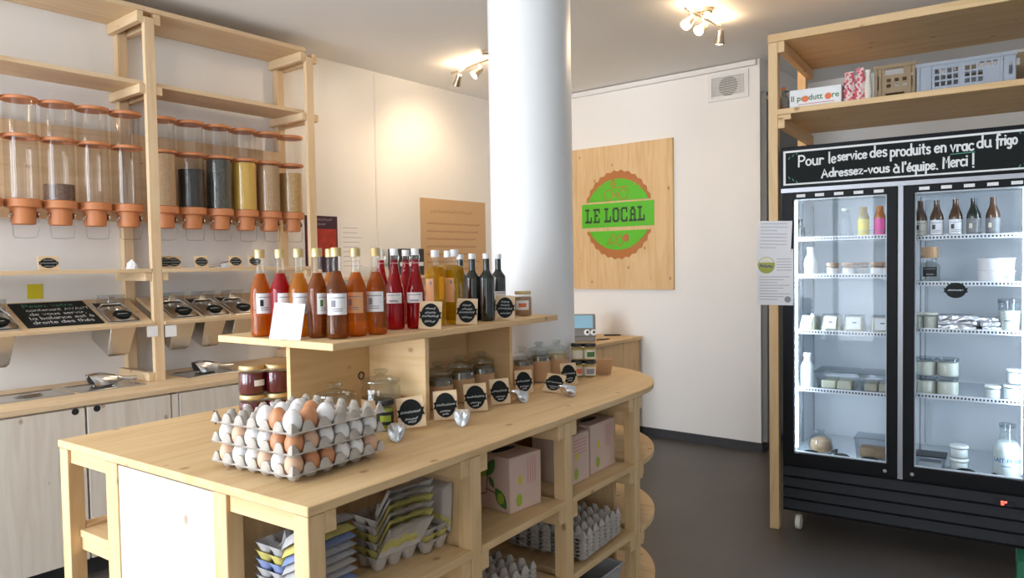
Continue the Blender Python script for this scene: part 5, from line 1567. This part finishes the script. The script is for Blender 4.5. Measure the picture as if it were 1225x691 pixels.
# right-hand side
p = fat(1112, RSH[1]-.005, .15)
t = bottle('rennet_bottle', 'stout clear bottle with kraft cover and black label in the fridge', p, bottle_prof(.044, .125, .030, .075, .10), .125, None, 0, None, 0, 0, (.03, .075, .7), face_cam(p), None, 'jar_glass', lab_mat='slate')
link('kraft_cover', MB().lathe([(.036, .118), (.037, .17), (0, .172)], 20), 'kraft', t)
t = thing('oval_tag', 'black oval tag hanging from the front of a fridge shelf', 'label', fat(1143, RSH[1]-.012, .074), FA)
M = frame((0, 0, -.026), (1, 0, 0), (0, 0, 1))
c = link('card', MB().prism(oval_shape(.105, .078), 0, .0012).tf(M), 'slate', t)
link('lettering', ribbon(shift([scribble(.06, .008, 91), scribble(.05, .006, 92)], -.03, -.003), .002, .0016).tf(M), 'chalk', c)
t = thing('paper_slips', 'folded paper slips lying on the second fridge shelf beside the tubs', 'paper', fat(1152, RSH[1]-.005, .14), FA+.2)
link('slip', MB().box(-.04, .04, -.03, .03, 0, .003), 'paper', t)
link('slip', MB().box(-.03, .045, -.02, .04, .0032, .006).tf(Matrix.Rotation(.3, 4, 'Z')), 'kraft_sheet', t)
for k in range(2):
    t = thing('white_tub', 'white round tub, %s of two stacked on the second fridge shelf' % ('lower', 'upper')[k], 'tub', fat(1191, RSH[1]-.005+k*.057, .17), 0)
    link('tub', MB().lathe([(0, 0), (.070, 0), (.074, .050), (.077, .052), (.077, .056), (0, .056)], 28), 'white_cap', t)
    f = face_cam(t.location, .55)
    link('sticker', wrap_label(.0745, .018, .036, f-.13, f+.13, 6), 'print_grey', t)
for x in (1097, 1113):
    p = fat(x, RSH[2]-.005, .14)
    jar('yogurt_jar', 'pale yogurt jar with cream lid '+('nearest the fridge post' if x < 1100 else 'touching the wide foil stack'), 'jar', p, .031, .072, 'cream', 'cream', None, group='yogurt jars by the foil packs', lid_h=.008, lid_r=.031)
def foil_pack(label, loc, w, d, h, rz, grp):
    vs = []; n = 9; rnd = random.Random(int(loc.x*1e4+loc.z*1e3))
    mb = MB()
    for z, s in ((0, .96), (h*.3, 1), (h*.8, 1), (h, .94)):
        for k in range(4*n):
            side, f = divmod(k, n); f = f/n
            q = [(-1+2*f, -1), (1, -1+2*f), (1-2*f, 1), (-1, 1-2*f)][side]
            vs.append((q[0]*w/2*s+rnd.uniform(-.003, .003), q[1]*d/2*s+rnd.uniform(-.003, .003), max(0, z+(rnd.uniform(-.003, .003) if z else 0))))
    m_ = 4*n
    fs = [(i*m_+k, i*m_+(k+1) % m_, (i+1)*m_+(k+1) % m_, (i+1)*m_+k) for i in range(3) for k in range(m_)]
    fs += [tuple(range(m_))[::-1], tuple(range(3*m_, 4*m_))]
    single('foil_pack', mb.add(vs, fs), 'foil', label, 'packet', loc, FA+rz, grp)
for k in range(3):
    b = fat(1146, RSH[2]-.005+k*.0235, .16)
    foil_pack('flat foil-wrapped pack, %s in the wide stack' % ('lowest', 'middle', 'topmost')[k], b, .155, .11, .022, R(4*k-4), 'foil packs, wide stack')
for k in range(3):
    b = fat(1184, RSH[2]-.005+k*.0215, .16)
    foil_pack('small foil-wrapped pack, %s in the narrow stack' % ('lowest', 'middle', 'topmost')[k], b, .075, .10, .020, R(10-8*k), 'foil packs, narrow stack')
p = fat(1208, RSH[2]-.005, .14)
t = thing('cream_tub', 'tall clear tub of cream with translucent lid on the third fridge shelf', 'tub', p, 0)
link('cream', MB().lathe([(0, .002), (.036, .002), (.042, .095), (0, .097)], 24), 'cream', t)
link('tub', MB().lathe([(0, 0), (.038, 0), (.046, .135)], 24), 'plastic_clear', t)
link('lid', MB().lathe([(.048, .130), (.049, .142), (.046, .148), (0, .148)], 24), 'plastic_clear', t)
f = face_cam(p); link('print', wrap_label(.0450, .048, .052, f-.5, f+.5, 6), 'black', t)
for x in (1108, 1134):
    for k in range(2):
        p = fat(x, RSH[3]-.005+k*.090, .14)
        t = jar('yogurt_jar', 'yogurt jar with clear lid, %s of the pair %s, fourth shelf' % (('lower', 'upper')[k], 'beside the post' if x < 1120 else 'away from the post'), 'jar', p, .046, .078, 'cream', 'plastic_clear', None, group='%s yogurt jars on the fourth fridge shelf' % ('lower', 'upper')[k], lid_h=.010, lid_r=.047)
for x, s, lev, lab in ((1188, .85, 0, 'small white yogurt pot on the fourth fridge shelf, away from the fridge side'), (1212, 1.0, 0, 'white yogurt pot under another on the fourth fridge shelf'), (1215, .95, 1, 'white yogurt pot on top of another at the fridge side')):
    p = fat(x, RSH[3]-.005+lev*.075, .14)
    jar('yogurt_pot', lab, 'jar', p, .036*s, .062*s, 'milk', 'milk', None, None, None, None, .008, 0, .037*s)
t = clear_box('clear box with dark lid on the fridge floor, under a black oval card', fat(1114, .3855, .17), .13, .12, .05, 1, 'black', 'milk')
for k in range(2):
    p = fat(1148, .3855+k*.062, .16)
    jar('yogurt_pot', 'white pot of curd, %s of two on the fridge floor' % ('lower', 'upper')[k], 'jar', p, .038, .050, 'milk', 'milk', None, None, None, None, .010, 0, .039)
p = fat(1206, .3855, .14)
t = bottle('milk_bottle', 'big glass bottle of fresh milk with blue lettering on the fridge floor', p, bottle_prof(.056, .235, .030, .125, .19), .235, 'milk', .165, 'plastic_clear', .033, .012, None, 0, None, 'jar_glass')
f = face_cam(p)
w_ = font_mesh('LAIT FRAIS', .026, None, .0006)
plain('milk_blue', (0.05, 0.16, 0.42), .6)
def bend(mb, r, f, z):
    mb.v = [(r*math.cos(f+x/r), r*math.sin(f+x/r), z+y) for x, y, _ in mb.v]; return mb
link('lettering', bend(w_, .0575, f, .085), 'milk_blue', t)
link('print', wrap_label(.0575, .058, .062, f-.4, f+.4, 8), 'milk_blue', t)

# ------------------------------------------------------------------ notices taped to the fridge edge
n1 = thing('taped_notice', 'upper lined handwritten notice taped across the fridge edge', 'notice', fw(.03, -.016, 1.44), FA)
link('sheet', MB().box(-.083, .083, 0, .0008, 0, .155).tf(Matrix.Rotation(R(2.5), 4, 'Y')), 'paper_lilac', n1)
st = []
for k in range(8): st += shift([scribble(.13-.05*(k in (2, 7)), .006, 200+k)], -.07, .138-k*.0175)
link('lettering', ribbon(st, .0022, .0004).tf(Matrix.Rotation(R(2.5), 4, 'Y') @ frame((0, -.0004, 0), (1, 0, 0), (0, 0, 1))), 'print_grey', n1)
n2 = thing('taped_notice', 'lower printed notice with round farm picture taped to the fridge edge', 'notice', fw(.035, -.010, 1.165), FA)
link('sheet', MB().box(-.092, .088, 0, .0008, 0, .285), 'paper_lilac', n2)
M2 = frame((0, -.0006, 0), (1, 0, 0), (0, 0, 1))
pic = link('round_picture', MB().prism(ellipse(-.045, .205, .043, .043, 28), 0, .0006).tf(M2), 'plum', n2)
link('picture_sky', MB().prism([(-.045+.040*math.cos(a), .205+.040*math.sin(a)) for a in [R(20+14*k) for k in range(11)]], .0007, .001).tf(M2), 'label_cream', pic)
link('picture_cows', ribbon([[(-.075, .205), (-.06, .200)], [(-.055, .203), (-.04, .197)], [(-.035, .200), (-.015, .196)]], .010, .0013).tf(M2), 'black', pic)
st = []
for k in range(9): st += shift([[(0, 0), (.15-.03*(k % 3), 0)]], -.08, .145-k*.0145)
for k in range(5): st += shift([[(0, 0), (.07, 0)]], .008, .235-k*.014)
link('print', ribbon(st, .0025, .0004).tf(M2), 'print_grey', n2)
link('round_stamp', MB().prism(ellipse(.060, .030, .016, .016, 20), 0, .0006).tf(M2), 'print_grey', n2)

# ------------------------------------------------------------------ goods on top of the stand
def crate(label, mat, x0, x1, y0, y1, z, h, style, tilt=0.0):
    t = thing('plastic_crate', label, 'crate', fw((x0+x1)/2, (y0+y1)/2, z), FA)
    w, d = (x1-x0)/2, (y1-y0)/2
    holes = []
    if style == 'grey':
        cx = -w*.62; cw, ch = .018, .020
        for blk, nb in ((0, 4), (1, 3)):
            for i in range(nb):
                for j in range(3):
                    a = cx+i*.0245+blk*.118; b = h*.13+j*.0285
                    holes.append((a, a+cw, b, b+ch))
        for i in range(4): a = w*.30+i*.0245; holes.append((a, a+.016, h*.62, h*.62+.022))
        holes.append((w*.86, w*.94, h*.25, h*.62))
    else:
        for i in range(4 if w > .08 else 0):
            for j in range(2):
                a = -w*.40+i*.034; b = h*.34+j*.026
                holes.append((a, a+.018, b, b+.016))
        holes.append((-w*.50, w*.42, h*.70, h*.88))
        holes.append((-w*.45, w*.45, h*.04, h*.18))
        for s in (-1, 1): holes.append((s*w*.78-.008, s*w*.78+.008, h*.3, h*.7))
    link('front_wall', panel_holes(-w, w, 0, h, holes, -d, -d+.008), mat, t)
    link('back_wall', panel_holes(-w, w, 0, h, [(-w*.5, w*.42, h*.70, h*.88)], d-.008, d), mat, t)
    for s in (-1, 1):
        link('side_wall', panel_holes(-d+.009, d-.009, 0, h, [(-d*.4, d*.4, h*.66, h*.86)], -.004, .004).tf(Matrix.Translation((s*(w-.004), 0, 0)) @ Matrix.Rotation(PI/2, 4, 'Z')), mat, t)
    link('bottom', MB().box(-w+.009, w-.009, -d+.009, d-.009, 0, .006), mat, t)
    link('top_rim', panel_holes(-w-.006, w+.006, -d-.006, d+.006, [(-w+.002, w-.002, -d+.002, d-.002)], -h-.008, -h).tf(Matrix.Rotation(-PI/2, 4, 'X')) if False else MB().box(-w-.004, w+.004, -d-.006, -d-.0005, h-.016, h), mat, t, .001)
    for xx in (-w+.008, -w*.72, w*.72, w-.008):
        link('rib', MB().box(xx-.005, xx+.005, -d-.005, -d-.0005, 0, h-.017), mat, t)
    return t
crate('grey-blue plastic crate with square holes at the front of the high shelf', 'crate_grey', .665, 1.045, .02, .30, ZSH, .128, 'grey')
crate('brown plastic crate beside the flowered bags on the high shelf', 'crate_brown', .478, .655, .10, .40, ZSH, .165, 'brown')
crate('brown plastic crate behind the front grey crate, at the far end of the high shelf', 'crate_brown', .805, 1.17, .34, .64, ZSH, .190, 'brown')
crate('grey plastic crate standing behind, between the two brown crates', 'crate_grey', .715, .790, .34, .60, ZSH, .195, 'grey2')
# advertising strip box
bxp = thing('wine_carton', 'long white box with green lettering and two orange tomatoes on the high shelf', 'box', fw(.214, .10, ZSH), FA)
link('carton', MB().box(-.122, .122, -.045, .045, 0, .096), 'paper', bxp, .002)
Mx = frame((0, -.0455, .048), (1, 0, 0), (0, 0, 1))
for tx, xx, sz in (('Il pr', -.084, .040), ('dutt', .002, .040), ('re', .095, .040)):
    link('lettering', font_mesh(tx, sz, None, .0006).tf(Mx @ Matrix.Translation((xx, .002, .0003))), 'leaf_green', bxp)
for xx in (-.046, .062):
    link('tomato_print', MB().prism(ellipse(xx, -.002, .016, .016, 20), 0, .0006).tf(Mx), 'tomato', bxp)
link('print_line', ribbon([[(-.08, -.028), (.09, -.028)]], .003, .0004).tf(Mx), 'print_pink', bxp)
# flowered bags
def flower_bag(label, x, y, w, h, seed):
    rnd = random.Random(seed)
    t = thing('flowered_bag', label, 'bag', fw(x, y, ZSH), FA+rnd.uniform(-.2, .2))
    vs = []; n = 16
    for z, s in ((0, .9), (h*.12, 1), (h*.5, .95), (h*.75, .8), (h*.88, .62), (h, .75)):
        for k in range(n):
            a = 2*PI*k/n
            rr = 1+.07*math.sin(5*a+z*60+seed)
            vs.append((w/2*s*rr*math.cos(a), w*.32*s*rr*math.sin(a)*(1 if z < h*.8 else .4), z))
    fs = [(i*n+k, i*n+(k+1) % n, (i+1)*n+(k+1) % n, (i+1)*n+k) for i in range(5) for k in range(n)]+[tuple(range(n))[::-1], tuple(range(5*n, 6*n))]
    link('bag', MB().add(vs, fs, True), 'label_peach_bag', t)
    return t
mt, nt, n_, l_, b_ = _new('label_peach_bag')
tc = n_.new('ShaderNodeTexCoord'); vo = n_.new('ShaderNodeTexVoronoi'); vo.inputs['Scale'].default_value = 95
rp = n_.new('ShaderNodeValToRGB'); rp.color_ramp.interpolation = 'CONSTANT'
for k, (ps, c) in enumerate(((0, (.70, .62, .60)), (.35, (.62, .10, .12)), (.6, (.75, .45, .42)), (.8, (.45, .04, .08)))):
    e = rp.color_ramp.elements[k] if k < 2 else rp.color_ramp.elements.new(ps)
    e.position = ps; e.color = (*c, 1)
l_.new(tc.outputs['Object'], vo.inputs['Vector']); l_.new(vo.outputs['Color'], rp.inputs[0]); l_.new(rp.outputs[0], b_.inputs['Base Color'])
MATS['label_peach_bag'] = mt
flower_bag('red and white flowered bag touching the white box on the high shelf', .368, .09, .062, .155, 3)
flower_bag('red and white flowered bag beside the pale crumpled bag', .418, .08, .052, .165, 8)
t = thing('pale_bag', 'pale crumpled bag against the brown crate on the high shelf', 'bag', fw(.453, .08, ZSH), FA)
link('bag', MB().lathe([(0, 0), (.017, 0), (.019, .05), (.014, .10), (.010, .125), (.014, .15), (0, .148)], 9), 'label_cream', t)
# speckled hen figure at the post
hn = thing('hen_figure', 'speckled decorative hen with red comb standing behind the stand post', 'figurine', fw(.053, .095, ZSH), FA)
link('body', MB().lathe([(0, .018), (.018, .020), (.030, .040), (.028, .062), (.016, .085), (.012, .098), (.013, .108), (0, .118)], 16), 'speckled', hn)
link('comb', MB().prism([(-.012, .11), (.010, .11), (.012, .125), (.006, .122), (.003, .132), (-.003, .124), (-.009, .131)], -.003, .003).tf(frame((0, 0, 0), (1, 0, 0), (0, 0, 1))), 'tomato', hn)
link('beak', MB().lathe([(.006, 0), (0, .022)], 8).tf(Matrix.Translation((.010, 0, .104)) @ Matrix.Rotation(PI/2, 4, 'Y')), 'black', hn)
link('tail', MB().lathe([(0, 0), (.016, .015), (.018, .05), (.010, .085), (0, .09)], 12).tf(Matrix.Translation((-.022, 0, .03)) @ Matrix.Rotation(R(-42), 4, 'Y')), 'crate_brown', hn)
link('feet', MB().box(-.018, .022, -.014, .014, 0, .019), 'tomato', hn, .003)
# green crate on the floor at the fridge foot
p = onz(1222, 676, .05)
t = thing('green_crate', 'green plastic crate on the floor beside the fridge foot', 'crate', (p.x+.09, p.y-.10, 0), FA)
link('body', panel_holes(-.10, .10, 0, .13, [(-.06, .06, .04, .09)], -.08, .08), 'green_plastic', t)

# ------------------------------------------------------------------ put every empty at the base of its thing
bpy.context.view_layer.update()
def subtree(o):
    out = []
    for c in o.children:
        out.append(c); out += subtree(c)
    return out
for o in [x for x in C.objects if x.type == 'EMPTY' and x.parent is None]:
    pts = [c.matrix_world @ Vector(q) for c in subtree(o) if c.type == 'MESH' for q in c.bound_box]
    if not pts: continue
    lo = Vector([min(p[i] for p in pts) for i in range(3)]); hi = Vector([max(p[i] for p in pts) for i in range(3)])
    base = Vector(((lo.x+hi.x)/2, (lo.y+hi.y)/2, lo.z))
    if (base-o.location).length > .12:
        d = o.rotation_euler.to_matrix().inverted() @ (o.location-base)
        o.location = base
        for c in o.children: c.location = c.location+d
